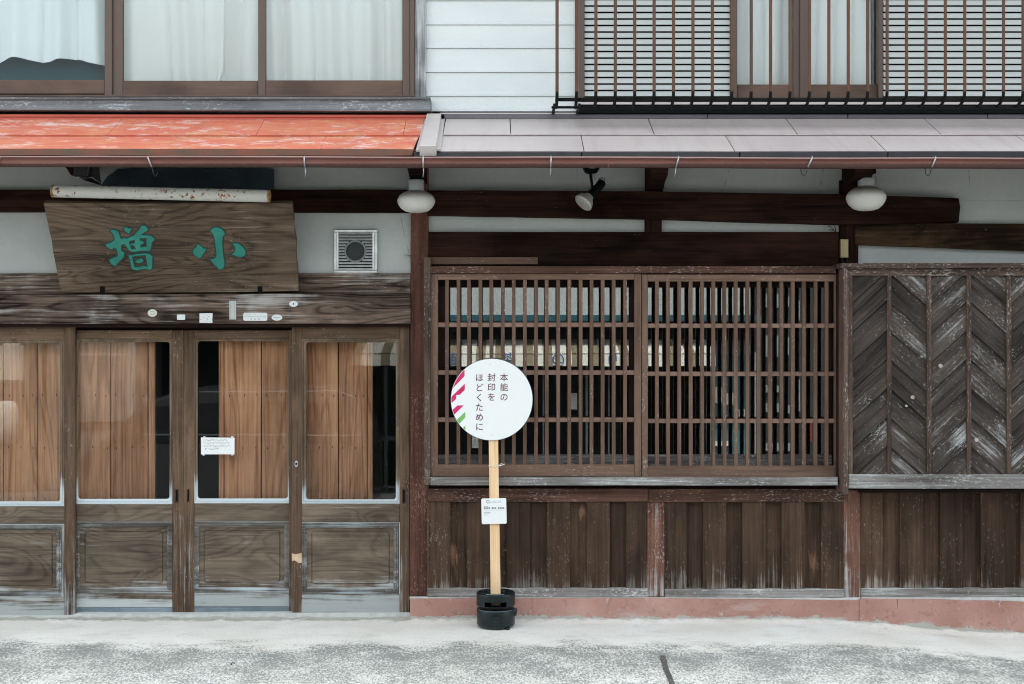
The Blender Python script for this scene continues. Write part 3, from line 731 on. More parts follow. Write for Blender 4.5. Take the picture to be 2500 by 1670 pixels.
# brackets under the eave
def bracket(x0, x1, y0, y1, tipx):
    X0, X1 = at(x0, 0, -.05).x, at(x1, 0, -.05).x
    bm = bmesh.new()
    zt = at(0, 392, -.05).z + .0
    prof = [(-.02, zt + .05), (-.02, at(0, y1, -.05).z), (-.10, at(0, y1, -.05).z), (-.18, at(0, y1, -.05).z + .03), (-.30, at(0, y1, -.05).z + .05), (-.42, zt - .035), (-.44, zt), (-.44, zt - .0), (-.44, zt + .02)]
    L = [[bm.verts.new((x + (tipx if y < -.2 else 0), y, z)) for y, z in prof] for x in (X0, X1)]
    n = len(prof)
    for k in range(n): bm.faces.new((L[0][k], L[0][(k + 1) % n], L[1][(k + 1) % n], L[1][k]))
    bm.faces.new(L[0]); bm.faces.new(L[1][::-1])
    return finish(bm, 'eave_bracket', W_beam['x'], H)
bracket(1003, 1042, 400, 448, 0); bracket(1577, 1618, 400, 462, .0); bracket(2058, 2100, 400, 470, .0); bracket(180, 222, 400, 430, 0)
# posts
slab('post', [(1003, 400), (1046, 400), (1046, 1462), (1001, 1462)], -.03, .10, W_red['z'], H, bev=.004, jit=.0015)
rect('post', 2050, 440, 2096, 1200, -.025, .1, W_beam['z'], H, bev=.004)
slab('post', [(2058, 1196), (2101, 1196), (2102, 1463), (2060, 1463)], -.04, .1, W_redg, H, bev=.004, jit=.002)
rect('stud', 1581, 1227, 1622, 1457, -.056, .07, W_redg, H, bev=.004, jit=.002)
# lintels on the left
slab('lintel', [(PXL, 667), (1003, 667), (1003, 716), (PXL, 722)], -.02, .08, W_lint, H, bev=.004, jit=.002)
slab('lintel', [(PXL, 724), (600, 718), (1003, 716), (1003, 790), (PXL, 790)], -.05, .10, W_lint, H, bev=.010, seg=3, jit=.002)
rect('door_track', PXL, 789, 1003, 799, .0, .10, W_latd['x'], H, bev=.002)
# wall hook by the post
tube('wall_hook', [at(1002, 624, -.02), at(992, 623, -.03), at(986, 624, -.032)], .0045, galv, H, 6)

# --- sliding doors
def rings_mould(x0, y0, x1, y1, wd, yo, yi, parent, name='panel_moulding'):
    ring(name, (x0, y0, x1, y1), (x0 + wd, y0 + wd, x1 - wd, y1 - wd), 1.0, yo, yi, W_bead['x'], parent)
def routed_panel(o_, i_, y, parent):
    bm = bmesh.new()
    sh = lambda r_, k: (r_[0] + k, r_[1] + k, r_[2] - k, r_[3] - k)
    loops = [(rrect(*o_, .5), y + .01), (rrect(*o_, .5), y), (rrect(*sh(i_, -1.6), 6), y), (rrect(*sh(i_, -.9), 5.5), y + .004), (rrect(*i_, 5), y + .001), (rrect(*sh(i_, 1.2), 5), y - .0035)]
    L = [[bm.verts.new(at(p[0], p[1], yy)) for p in l] for l, yy in loops]
    for a, b in zip(L, L[1:]):
        for k in range(len(a)): bm.faces.new((a[k], a[(k + 1) % len(a)], b[(k + 1) % len(a)], b[k]))
    bm.faces.new(L[-1])
    return finish(bm, 'panel', W_door_low, parent)
def door(sl, sr, glass, bead, trail, mrail, pan, brail, y, label, kick=None, patch=False):
    """sl/sr stiles (x0,x1), glass rect, rails (y0,y1) all in photo pixels on the leaf's own plane"""
    d = empty('sliding_door', parent=H); d['label'] = label
    th = .034; top, bot = trail[0], (kick[1] if kick else brail[1])
    for s in (sl, sr):
        if s: rect('stile', s[0], top, s[1], bot, y, th, W_door['z'], d, bev=.003, jit=.0008)
    xa = sl[1] if sl else bead[0]; xb = sr[0] if sr else bead[2]
    rect('rail', xa, trail[0], xb, trail[1], y + .001, th, W_door['x'], d)
    rect('rail', xa, mrail[0], xb, mrail[1], y + .001, th, W_door_low, d)
    rect('rail', xa, brail[0], xb, brail[1], y + .001, th, W_door_low, d)
    if kick: rect('kick_strip', xa - (12 if False else 0), kick[0], xb, kick[1], y + .004, th - .006, W_kick, d, bev=.002)
    ring('glazing_bead', (xa, trail[1], xb, mrail[0]), glass, 7, y + .002, y + .010, W_bead['z'], d)
    gp = rect('glass_pane', glass[0] - 3, glass[1] - 3, glass[2] + 3, glass[3] + 3, y + .018, .003, glass_door, d, bev=0)
    # lower panel
    ring('panel_moulding', (pan[0], pan[1], pan[2], pan[3]), (pan[0] + 12, pan[1] + 13, pan[2] - 12, pan[3] - 13), .8, y + .003, y + .014, W_mould['x'], d)
    routed_panel((pan[0] + 4, pan[1] + 4, pan[2] - 4, pan[3] - 4), (pan[0] + 25, pan[1] + 23, pan[2] - 23, pan[3] - 26), y + .018, d)
    # fill between panel rect and stiles
    rect('rail', xa, mrail[1], xb, pan[1], y + .004, th - .006, W_bead['x'], d, bev=.001)
    return d
yf, ybk = .035, .075
d1 = door((-82, -57), (157, 182), (-48, 838, 147, 1224), None, (798, 828), (1236, 1279), (-57, 1281, 150, 1456), (1456, 1503), yf, 'leftmost door leaf, cut by the edge of the picture')
d2 = door((180, 186), (421, 448), (191, 835, 414, 1218), None, (806, 827), (1231, 1274), (183, 1275, 420, 1449), (1449, 1483), ybk, 'left leaf of the middle pair of doors', kick=(1483, 1499))
d3 = door((448.6, 474), (706, 716), (483, 833, 703, 1217), None, (806, 827), (1229, 1272), (474, 1273, 706, 1447), (1447, 1481), ybk, 'door leaf with a handwritten notice on its glass', kick=(1481, 1497))
d4 = door((712, 737), (976, 999.5), (747.5, 836, 966.5, 1219), None, (797, 827), (1230, 1275), (737, 1276, 973, 1450), (1450, 1496), yf, 'rightmost door leaf beside the red post')
rect('door_jamb', 999.5, 797, 1004, 1500, .03, .08, W_latd['z'], H, bev=0)
rect('fillet', 150, 1281, 157, 1456, yf + .004, .02, W_mould['z'], d1, bev=0)
rect('door_track_back', PXL, 794, 1003, 812, .115, .02, W_latd['x'], H, bev=0)
rect('fillet', 974, 1276, 977, 1450, yf + .004, .02, W_bead['z'], d4, bev=0)
# recessed finger pulls
for dd, x0, x1, y0, y1, y in ((d2, 427, 436, 1194, 1227, ybk), (d3, 456, 463.5, 1194, 1226, ybk), (d4, 982, 990, 1194, 1229, yf)):
    ring('finger_pull', (x0, y0, x1, y1), (x0 + 2, y0 + 2.5, x1 - 2, y1 - 2.5), .5, y - .002, y + .0, W_door['z'], dd, back=.002)
    rect('finger_pull_recess', x0 + 1.5, y0 + 1.5, x1 - 1.5, y1 - 1.5, y - .0006, .001, black_m, dd, bev=0)
# oval lock on leaf 4
p = at(723.2, 1132.5, yf)
lk = [(723.2 + 4.2 * math.cos(R(a)), 1132.5 + 8.6 * math.sin(R(a))) for a in range(0, 360, 20)]
slab('lock', lk, yf - .004, .004, stain, d4, bev=.001)
slab('keyhole', [(723.2 + 2.6 * math.cos(R(a)), 1132.5 + 2.8 * math.sin(R(a))) for a in range(0, 360, 30)], yf - .005, .002, black_m, d4, bev=0)
slab('bare_wood_patch', [(712.5, 1351), (722, 1353), (736.5, 1350), (736.5, 1374), (730, 1375), (719, 1368), (712.5, 1370)], yf - .0006, .001, plain('bare_orange_wood', (.55, .33, .17), .7, c2=(.62, .48, .36), nscale=30), d4, bev=0)

# inner board shutters behind the glass
yi = .165
def inner_shutter(edges, stile, label):
    s = empty('inner_shutter', parent=H); s['label'] = label
    for a, b in zip(edges, edges[1:]):
        o = rect('board', a + 1.3, 780, b - 1.3, 1300, yi + random.uniform(0, .003), .02, W_shut, s, bev=.002)
    rect('edge_batten', stile[0], 780, stile[1], 1300, yi - .012, .03, W_shut, s, bev=.002)
    bm = bmesh.new()
    for a, b in zip(edges, edges[1:]):
        for yy in (965, 1093, 1217):
            for u in (.16, .55, .88):
                c = at(a + (b - a) * (u + random.uniform(-.04, .04)), yy + random.uniform(-2, 2), yi - .002)
                bmesh.ops.create_cube(bm, size=1, matrix=Matrix.Translation(c) @ Matrix.Diagonal((.0035, .002, .013, 1)))
    tag(finish(bm, 'nail_holes', black_m, s), kind='stuff')
inner_shutter([-200, -80, 8, 92, 179, 270, 362], (362.5, 378), 'board shutter behind the two left door leaves')
inner_shutter([546, 638, 730, 826, 897], (534, 545.5), 'board shutter behind the two right door leaves')
rect('edge_batten', 897.5, 780, 909.5, 1300, yi - .012, .03, W_shut, [o for o in H.children if o.name.startswith('inner_shutter')][-1], bev=.002)

# --- lattice window
LW = empty('lattice_window', parent=H); LW['label'] = 'wide two-leaf window with upright wooden bars behind the round sign'
yl = -.11
rect('side_frame', 1035, 628, 1051, 1184, yl - .02, .12, W_box['z'], LW, jit=.001)
rect('head_frame', 1051, 650, 2041, 667, yl - .015, .12, W_rail, LW, jit=.001)
rect('side_frame', 2040, 667, 2052, 1180, yl - .002, .1, W_latd['z'], LW)
for (sx0, sx1, lst, rst, tr, br, hb, b0, pitch, n) in (
        (1052, 1566, (1052, 1069), (1549, 1565.5), (667.5, 683), (1134, 1163), ((787.5, 798.5), (904, 915), (1019.5, 1030.5)), 1091.3, 27.17, 17),
        (1566, 2046, (1567, 1581.5), (2038, 2046), (670, 687), (1137, 1166), ((790, 800.5), (907.5, 918), (1022.5, 1033)), 1604.2, 27.62, 16)):
    sr = LW
    for s in (lst, rst): rect('stile', s[0], tr[0], s[1], br[1], yl, .035, W_lat['z'], sr, jit=.0005)
    rect('rail', lst[1], tr[0], rst[0], tr[1], yl + .001, .033, W_lat['x'], sr); rect('rail', lst[1], br[0], rst[0], br[1], yl + .001, .033, W_lat['x'], sr)
    for h in hb: rect('crossbar', lst[1], h[0], rst[0], h[1], yl + .012, .014, W_latc, sr, bev=.001)
    X0 = at(b0, 0, yl).x
    o = rect('bar', b0 - 4.4, tr[1], b0 + 4.4, br[0], yl + .004, .026, W_lat['z'], sr, bev=.0015)
    # move origin to the bar so copies vary
    for v in o.data.vertices: v.co.x -= X0
    o.location.x = X0
    for k in range(1, n):
        c = dup(o, at(b0 + pitch * k, 0, yl).x - X0 + random.uniform(-.0012, .0012)); c.rotation_euler.y = random.uniform(-.0008, .0008)
rect('sill', 1051, 1165.5, 2046, 1185, yl - .04, .15, W_pale['x'], LW, bev=.004, jit=.0012)
# glazed sash behind the bars
yg = .0
rect('inner_rail', 1060, 660, 2046, 702, yg - .012, .03, W_latd['x'], LW)
rect('inner_rail', 1060, 1110, 2046, 1140, yg - .015, .03, W_pale['x'], LW, jit=.001)
rect('inner_stile', 1060, 700, 1087, 1112, yg - .012, .03, W_latd['z'], LW); rect('inner_stile', 1536, 700, 1548, 1112, yg - .02, .03, W_latd['z'], LW)
rect('inner_stile', 1560, 700, 1582, 1112, yg - .014, .03, W_latd['z'], LW); rect('inner_stile', 2022, 700, 2046, 1112, yg - .012, .03, W_latd['z'], LW)
rect('glass_pane', 1085, 700, 1540, 1112, yg, .003, glass_lat, LW, bev=0)
rect('glass_pane', 1580, 700, 2024, 1112, yg + .006, .003, glass_lat, LW, bev=0)

# rail under the window + wainscot boards
rect('rail', 1044, 1193, 1582, 1225, -.06, .08, W_rail, H, jit=.0015, bev=.004)
rect('rail', 1583, 1194, 2059, 1226, -.058, .08, W_rail, H, jit=.0015, bev=.004)
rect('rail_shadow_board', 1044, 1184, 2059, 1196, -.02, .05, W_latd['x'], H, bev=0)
rect('rail', 2098, 1195, PXR, 1204, -.07, .08, W_latd['x'], H)
def wainscot(xs, top, bot, label):
    s = empty('board_wall', parent=H); s['label'] = label
    for i, (a, b) in enumerate(zip(xs, xs[1:])):
        wide = i % 2 == 0
        rect('plank', a - (.4 if wide else 2), top, b + (.4 if wide else 2), bot, (-.048 if wide else -.016) + random.uniform(-.002, .002), .016, W_board, s, bev=.0042, jit=.0008)
    bm = bmesh.new()
    for i, (a, b) in enumerate(zip(xs, xs[1:])):
        if i % 2: continue
        for u in (.13, .87):
            c = at(a + (b - a) * u, 1373 + random.uniform(-.6, .6), -.0495); bmesh.ops.create_icosphere(bm, subdivisions=1, radius=.0022, matrix=Matrix.Translation(c))
    tag(finish(bm, 'nail_heads', galv, s), kind='stuff')
teal_sc = plain('teal_dim_room', (.010, .055, .068), .8)
rect('dim_room_sheet', -470, 60, 262, 215, .17, .01, teal_sc, H, bev=0)  # added sheet, its dark teal stands in for the dim room behind
wainscot([1043, 1099, 1141, 1196, 1238, 1294, 1335, 1391, 1433, 1488, 1529, 1581], 1222, 1438, 'dark board wall left of the middle stud')
wainscot([1622, 1676, 1717, 1773, 1813, 1868.5, 1909, 1964, 2005, 2059], 1223, 1439, 'dark board wall right of the middle stud')
wainscot([2102, 2155, 2197, 2252.6, 2296, 2351.6, 2395, 2450.5, 2492, 2548, 2589, 2644, 2686, 2742, 2783, 2838, 2880, 2935], 1200, 1437, 'dark board wall under the herringbone shutter box')
rect('base_rail', 1043, 1436, 1583, 1457, -.055, .07, W_pale['x'], H, jit=.001)
rect('base_rail', 1623, 1438, 2061, 1458, -.053, .07, W_pale['x'], H, jit=.001)
rect('base_rail', 2103, 1436, PXR, 1457, -.053, .07, W_pale['x'], H, jit=.001)
mort = plain('white_mortar', (.62, .63, .62), .9, 0, .2, 20, bump=.5, bscale=60)
slab('mortar_bed', [(1000, 1458), (1583, 1458), (2100, 1459), (2100, 1468), (1800, 1464), (1583, 1462), (1000, 1464)], -.05, .06, mort, H, bev=.003, jit=.003)
slab('mortar_bed', [(2103, 1458), (PXR, 1458), (PXR, 1474), (2500, 1470), (2300, 1463), (2103, 1462)], -.05, .06, mort, H, bev=.003, jit=.003)
slab('foundation', [(1001, 1462), (1583, 1460.5), (1800, 1463), (2098, 1466), (2098, 1545), (1001, 1545)], -.062, .1, found_m, H, bev=.005, seg=2, jit=.003)
slab('foundation', [(2098.5, 1462), (2300, 1464), (2500, 1470), (PXR, 1475), (PXR, 1600), (2098.5, 1600)], -.066, .1, found_m, H, bev=.006, seg=2, jit=.004)
slab('threshold', [(PXL, 1503), (182, 1503), (183, 1499), (448, 1499), (710, 1497), (1003, 1496), (1003, 1530), (PXL, 1530)], .02, .2, mort, H, bev=.006, jit=.002)

# --- shutter box with herringbone planks
SB = empty('shutter_box', parent=H); SB['label'] = 'projecting shutter box clad in grey herringbone planks'
ys = -.235
SBR = 2900
rect('cap', 2055, 642, SBR, 653.5, ys - .03, .25, W_box['x'], SB, bev=.003, jit=.001)
rect('rail', 2071, 654, SBR, 673, ys, .04, W_box['x'], SB, jit=.001)
rect('rail', 2072, 1158, SBR, 1193, ys - .004, .06, W_pale['x'], SB, jit=.0015, bev=.004)
rect('outer_stile', 2059.5, 653, 2071.5, 1208, ys - .012, .03, W_box['z'], SB, jit=.0012)
rect('stile', 2071.7, 673, 2081.5, 1158, ys - .002, .03, W_box['z'], SB, jit=.001)
box('side_board', (at(2059.5, 0, ys).x + .001, ys + .018, at(0, 1205, ys).z), (at(2059.5, 0, ys).x + .02, -.03, at(0, 655, ys).z), W_lat['z'], SB)
box('back_board', (at(2060, 0, ys).x + .03, ys + .03, at(0, 1190, ys).z), (at(SBR, 0, ys).x, ys + .05, at(0, 655, ys).z), W_latd['x'], SB)
bats = [(2166.5, 2176.5), (2263, 2274), (2360.5, 2371.5), (2458, 2469.5), (2556, 2567), (2654, 2665), (2752, 2763), (2850, 2861)]
for a, b in bats: rect('batten', a, 673, b, 1158, ys - .001, .03, W_box['z'], SB, jit=.001)
cols = []
L0 = 2081.5
for a, b in bats: cols.append((L0, a)); L0 = b
firsts = [811, 810, 814, 808, 813, 810, 813, 809]
def clip_poly(poly, ymin, ymax):
    for lim, sgn in ((ymin, 1), (ymax, -1)):
        out = []
        for i in range(len(poly)):
            p, q = poly[i], poly[(i + 1) % len(poly)]
            ip, iq = sgn * (p[1] - lim) >= 0, sgn * (q[1] - lim) >= 0
            if ip: out.append(p)
            if ip != iq:
                t = (lim - p[1]) / (q[1] - p[1]); out.append((p[0] + (q[0] - p[0]) * t, lim))
        poly = out
        if not poly: return []
    return poly
for ci, (xa, xb) in enumerate(cols):
    dirn = -1 if ci % 2 == 0 else 1
    rise = dirn * (79 if dirn < 0 else 76) * (xb - xa) / 85
    pitch = 71.3 if ci % 2 == 0 else 70.6
    ang = math.atan2(-rise, xb - xa)
    for k in range(-4, 7):
        ya, yb2 = firsts[ci] + pitch * k, firsts[ci] + pitch * (k + 1)
        poly = [(xa - 1, ya), (xb + 1, ya + rise), (xb + 1, yb2 + rise), (xa - 1, yb2)]
        poly = clip_poly(poly, 672, 1159)
        if len(poly) < 3: continue
        cxp = sum(p[0] for p in poly) / len(poly); cyp = sum(p[1] for p in poly) / len(poly)
        area = abs(sum(poly[i][0] * poly[(i + 1) % len(poly)][1] - poly[(i + 1) % len(poly)][0] * poly[i][1] for i in range(len(poly)))) / 2
        if area < 120: continue
        c = at(cxp, cyp, ys + .014)
        # depth: lower edge of each plank is proud of the next one's top
        def dep(p):
            v = (p[1] - (ya + rise * (p[0] - xa) / (xb - xa))) / pitch
            return ys + .022 - .017 * v
        pts = [at(p[0], p[1], dep(p)) for p in poly]
        Mi = Matrix.Rotation(ang, 4, 'Y')      # local x runs along the grain
        bm = bmesh.new()
        loc = [Mi @ (p - c) for p in pts]
        fr = [bm.verts.new(p) for p in loc]; bk = [bm.verts.new(p + Vector((0, .012, 0))) for p in loc]; n = len(loc)
        f = bm.faces.new(fr); bm.faces.new(bk[::-1])
        for i in range(n): bm.faces.new((fr[i], bk[i], bk[(i + 1) % n], fr[(i + 1) % n]))
        bmesh.ops.bevel(bm, geom=list(f.edges), offset=.0022, segments=1, affect='EDGES')
        o = finish(bm, 'plank', W_her, SB); o.location = c; o.rotation_euler.y = -ang
cap_m = plain('pale_nail_cap', (.52, .49, .44), .6, c2=(.36, .27, .23), nscale=60)
for px, py, r in ((2296.5, 893, 5), (2228.5, 970, 4.6), (2213.5, 991, 3), (2384.5, 1074, 5)):
    slab('round_plug', [(px + r * math.cos(R(a)), py + r * math.sin(R(a))) for a in range(0, 360, 24)], ys + .0, .012, cap_m, SB, bev=.001)

# ------------------------------------------------------------------ things on the front
# dark navy patch on the wall, and arm under the left eave
o = slab('dark_wall_patch', [(288, 412), (667, 412), (667, 462), (240, 462), (262, 430)], -.06, .04, navy_m, None, bev=.002, off=None)
tag(o, 'dark navy patch on the wall behind the rusty lamp housing', 'board')
ar = tag(empty('awning_arm', at(200, 415, -.3)), 'dark folded metal arm under the left end of the red eave', 'bracket')
O = ar.location
slab('arm_plate', [(179, 400), (219, 400), (214, 429), (205, 430), (179, 428)], -.42, .06, dkmetal, ar, bev=.006, off=O)
slab('arm_elbow', [(192, 432, -.36), (220, 434, -.36), (240, 446, -.2), (243, 451, -.2), (205, 440, -.36)], -.3, .05, dkmetal, ar, bev=.004, off=O)
slab('arm_strut', [(219, 402, -.36), (238, 404, -.2), (243, 446, -.2), (224, 432, -.36)], -.3, .03, purple_m, ar, bev=.002, off=O)

# signboard: leans forward at the top
pb = at(440, 713, -.07); pt = at(410, 496, -.39)
up = Vector((0, pt.y - pb.y, pt.z - pb.z)).normalized(); sn = Vector((0, -up.z, up.y)).normalized()
if sn.y > 0: sn = -sn
SG = tag(empty('signboard', pb), 'leaning weathered wooden signboard with two green carved characters above the doors', 'sign')
def on_sign(px, py, lift=0): return on_plane(px, py, pb + sn * lift, sn)
out = [(106, 496), (300, 496.5), (500, 496), (713, 496), (716, 520), (717.5, 535), (716.5, 552), (720, 575), (724, 590), (722.5, 612), (724, 640), (727, 665), (728.5, 711),
       (600, 712.5), (300, 714), (151.5, 714.5), (147, 700), (141, 672), (135, 640), (129, 612), (127, 590), (121, 565), (113, 528)]
slab3('board', [on_sign(*p) for p in out], -sn, .035, W_sign, SG, bev=.004, off=pb)
for px in (249.5, 634.5):
    slab3('clip', [on_sign(px - 5.5, 700, .006), on_sign(px + 5.5, 700, .006), on_sign(px + 5.5, 717, .006), on_sign(px - 5.5, 717, .006)], -sn, .045, black_m, SG, bev=.002, off=pb)
def zc(p): return (240 + p[0] / 6.179, 530 + p[1] / 6.179)
SHO = [[(1680,205),(1700,180),(1740,150),(1780,140),(1830,150),(1880,180),(1910,215),(1920,260),(1890,290),(1882,350),(1885,450),(1895,560),(1912,650),(1915,720),(1895,765),(1845,795),(1805,775),(1770,735),(1725,690),(1675,622),(1720,628),(1760,605),(1775,580),(1770,500),(1760,420),(1752,350),(1735,280),(1710,235)],
 [(1500,385),(1540,420),(1600,465),(1642,462),(1625,515),(1590,560),(1560,610),(1530,625),(1490,605),(1445,575),(1422,530),(1425,480),(1470,450),(1490,415)],
 [(2008,392),(2060,382),(2110,385),(2150,410),(2200,455),(2230,510),(2232,560),(2205,590),(2160,605),(2100,600),(2040,572),(1985,572),(2030,540),(2058,500),(2058,455),(2035,420)]]
MASU = [[(370,188),(395,150),(420,133),(460,158),(505,155),(515,185),(490,215),(480,262),(440,240),(400,210)],
 [(175,210),(195,180),(235,178),(290,195),(325,235),(338,290),(350,315),(390,300),(430,315),(480,290),(530,270),(570,225),(610,180),(640,125),(680,110),(730,135),(762,175),(755,205),(700,235),(665,258),(700,262),(760,262),(810,280),(850,310),(862,340),(845,360),(820,375),(815,430),(800,490),(770,518),(740,512),(640,510),(560,528),(490,522),(450,490),(420,440),(395,410),(360,420),(357,470),(365,510),(405,515),(400,560),(390,610),(340,660),(300,700),(270,740),(230,730),(180,690),(162,655),(175,625),(230,600),(270,590),(290,570),(280,520),(265,470),(240,465),(215,492),(170,480),(120,440),(105,415),(130,395),(190,375),(225,350),(240,320),(225,270),(210,240)],
 [(475,365),(545,345),(550,380),(480,400)], [(490,430),(530,425),(560,470),(505,475)],
 [(635,325),(720,320),(722,440),(645,445),(650,415),(690,405),(700,380),(680,355),(645,350)],
 [(445,560),(500,565),(560,552),(640,542),(740,534),(790,550),(838,600),(825,620),(825,700),(820,770),(780,805),(740,785),(660,790),(580,805),(520,790),(490,750),(480,690),(465,620)],
 [(520,600),(600,585),(710,575),(720,640),(740,740),(680,725),(600,745),(555,740),(540,680),(530,640)],
 [(545,655),(590,635),(640,612),(680,625),(695,650),(670,685),(610,705),(560,685)]]
def curve_mesh(name, polys, extrude, offset, mat, parent, M, bevel=0):
    cu = bpy.data.curves.new(name, 'CURVE'); cu.dimensions = '2D'; cu.fill_mode = 'BOTH'; cu.extrude = extrude; cu.offset = offset
    cu.bevel_depth = bevel; cu.bevel_resolution = 1
    for poly in polys:
        s = cu.splines.new('POLY'); s.points.add(len(poly) - 1); s.use_cyclic_u = True
        for i, p in enumerate(poly): s.points[i].co = (p[0], p[1], 0, 1)
    return conv(cu, name, mat, parent, M)
def conv(cu, name, mat, parent, M):
    t = bpy.data.objects.new('temp', cu); col.objects.link(t)
    dg = bpy.context.evaluated_depsgraph_get()
    me = bpy.data.meshes.new_from_object(t.evaluated_get(dg)); bpy.data.objects.remove(t); bpy.data.curves.remove(cu)
    me.materials.clear(); me.name = name
    o = link(name, me, mat, parent); o.matrix_local = M; return o
# frame of the sign: local X right, local Y up the board, local Z outwards
Ms = Matrix(((1, 0, 0), (0, up.y, sn.y), (0, up.z, sn.z))).to_4x4()
Rinv = Ms.inverted()
for nm, polys in (('carved_character', SHO), ('carved_character', MASU)):
    q = [[(lambda v: (v.x, v.y))(Rinv @ (on_sign(*zc(p)) - pb)) for p in poly] for poly in polys]
    g_ = curve_mesh(nm, q, .0012, .0030, char_dk, SG, Ms.copy())
    g_.matrix_local = Matrix.Translation(sn * .001) @ Ms
    h_ = curve_mesh('character_face', q, .0012, -.0042, char_lt, g_, Matrix.Translation((0, 0, .0025)), bevel=.0)

# rusty lamp housing over the sign
a, b = at(130, 466.5, -.44), at(657, 479, -.44)
c = (a + b) / 2; Lh = (b - a).length / 2
LH = tag(empty('lamp_housing', c, (0, math.atan2(a.z - b.z, b.x - a.x), 0)), 'rust-speckled white tube lamp housing above the signboard', 'lamp')
bm = bmesh.new(); L = []
for x in (-Lh, -Lh + .004, -Lh + .012, -.3, .0, .3, Lh - .012, Lh - .004, Lh):
    k = .9 if abs(x) > Lh - .006 else 1
    L.append([bm.verts.new((x, .037 * k * math.cos(R(t)) , .037 * k * math.sin(R(t)))) for t in range(0, 360, 20)])
for p, q in zip(L, L[1:]):
    for k in range(len(p)): bm.faces.new((p[k], p[(k + 1) % len(p)], q[(k + 1) % len(p)], q[k]))
bm.faces.new(L[0][::-1]); bm.faces.new(L[-1])
finish(bm, 'housing', rust_m, LH, True)
for sx in (-1, 1):
    tube('end_cap', [(sx * (Lh - .004), 0, 0), (sx * (Lh + .006), 0, 0)], .0385, plain('rusty_end', (.40, .27, .12), .8, c2=(.20, .08, .03), nscale=60), LH, 18, smooth=False)
    box('stay', (sx * .45 - .01, .02, -.01), (sx * .45 + .01, .40, .01), black_m, LH)

# opal glass lamps
satin_c = plain('pale_metal_collar', (.5, .53, .55), .5, .1)
for (px0, px1, py0, py1, nx0, nx1, ny0, ny1, lab) in (
        (969.7, 1062.7, 465, 519.5, 998, 1036, 441, 462, 'dusty opal glass lamp hanging at the top of the red post'),
        (2066, 2162.5, 454.5, 514.8, 2094, 2133, 437, 458, 'dusty opal glass lamp hanging above the shutter box')):
    yy = -.27
    a, b = at(px0, py0, yy), at(px1, py1, yy); r = (b.x - a.x) / 2; h = a.z - b.z
    o = tag(empty('opal_lamp', ((a.x + b.x) / 2, yy, b.z + h * .5)), lab, 'lamp', 'opal glass lamps under the eave')
    prof = [(0, -h * .5), (r * .35, -h * .485), (r * .62, -h * .42), (r * .83, -h * .28), (r * .95, -h * .12), (r, .02 * h), (r * .97, h * .13), (r * .88, h * .26), (r * .72, h * .37), (r * .5, h * .46), (r * .38, h * .5)]
    lathe('glass_globe', prof, opal, o, 40)
    nr = (at(nx1, 0, yy).x - at(nx0, 0, yy).x) / 2; nt = at(0, ny0, yy).z - o.location.z
    lathe('collar', [(nr, h * .42), (nr, nt), (nr * .9, nt + .004), (0, nt + .004)], satin_c, o, 28)
    lathe('ceiling_mount', [(nr * .7, nt + .004), (nr * .7, nt + .10), (0, nt + .10)], black_m, o, 20)
    box('hanger_block', (-.04, -.04, nt + .03), (.05, .27 - .02, nt + .075), W_beam['x'], o)

# spotlight
yy = -.30
SL = tag(empty('spotlight', at(1445, 412, yy)), 'black spotlight with a reflector bulb tilted down to the left under the eave', 'lamp')
O = SL.location
slab('mount_plate', [(1425, 405), (1464, 405), (1464, 411), (1459, 419), (1452, 422), (1438, 422), (1430, 419), (1425, 411)], yy, .07, black_m, SL, bev=.004, off=O)
box('mount_stem', at(1437, 408, yy) - O, at(1453, 330, yy + .05) - O, black_m, SL)
rect('label_patch', 1439, 406, 1452, 410.5, yy - .002, .002, paper_m, SL, bev=0, off=O)
for k, yy2 in ((0, yy - .012), (1, yy + .05)):
    slab('yoke_arm', [(1440, 424), (1452, 423), (1457, 456), (1449, 459)], yy2, .008, black_m if k else galv, SL, bev=.001, off=O)
slab('yoke_side', [(1440, 424), (1445, 424), (1450, 459), (1445, 457)], yy - .016, .075, black_m, SL, bev=.001, off=O)
A, B = at(1470, 446, yy + .015), at(1440, 479, yy + .015)
ax = (B - A).normalized(); ax = (ax + Vector((0, -.35, 0))).normalized()
M0 = Matrix.Translation(A - O) @ ax.to_track_quat('Z', 'Y').to_matrix().to_4x4()
hl = (B - A).length
lathe('lamp_body', [(0, -.008), (.022, -.006), (.026, .0), (.028, hl * .5), (.026, hl * .95), (.030, hl), (.030, hl + .012), (0, hl + .012)], black_m, SL, 24, M0)
lathe('reflector_bulb', [(.024, hl + .008), (.032, hl + .022), (.048, hl + .042), (.059, hl + .066), (.061, hl + .074), (.057, hl + .080), (.045, hl + .083), (0, hl + .090)], plain('frosted_bulb_glass', (.48, .47, .44), .3, .25, c2=(.38, .37, .34), nscale=14), SL, 30, M0)
tube('cable_loop', [p - O for p in (at(1462, 440, yy), at(1462, 436, yy), at(1470, 434, yy), at(1477, 437, yy), at(1476, 443, yy), at(1470, 449, yy))], .0028, cable_m, SL, 6)

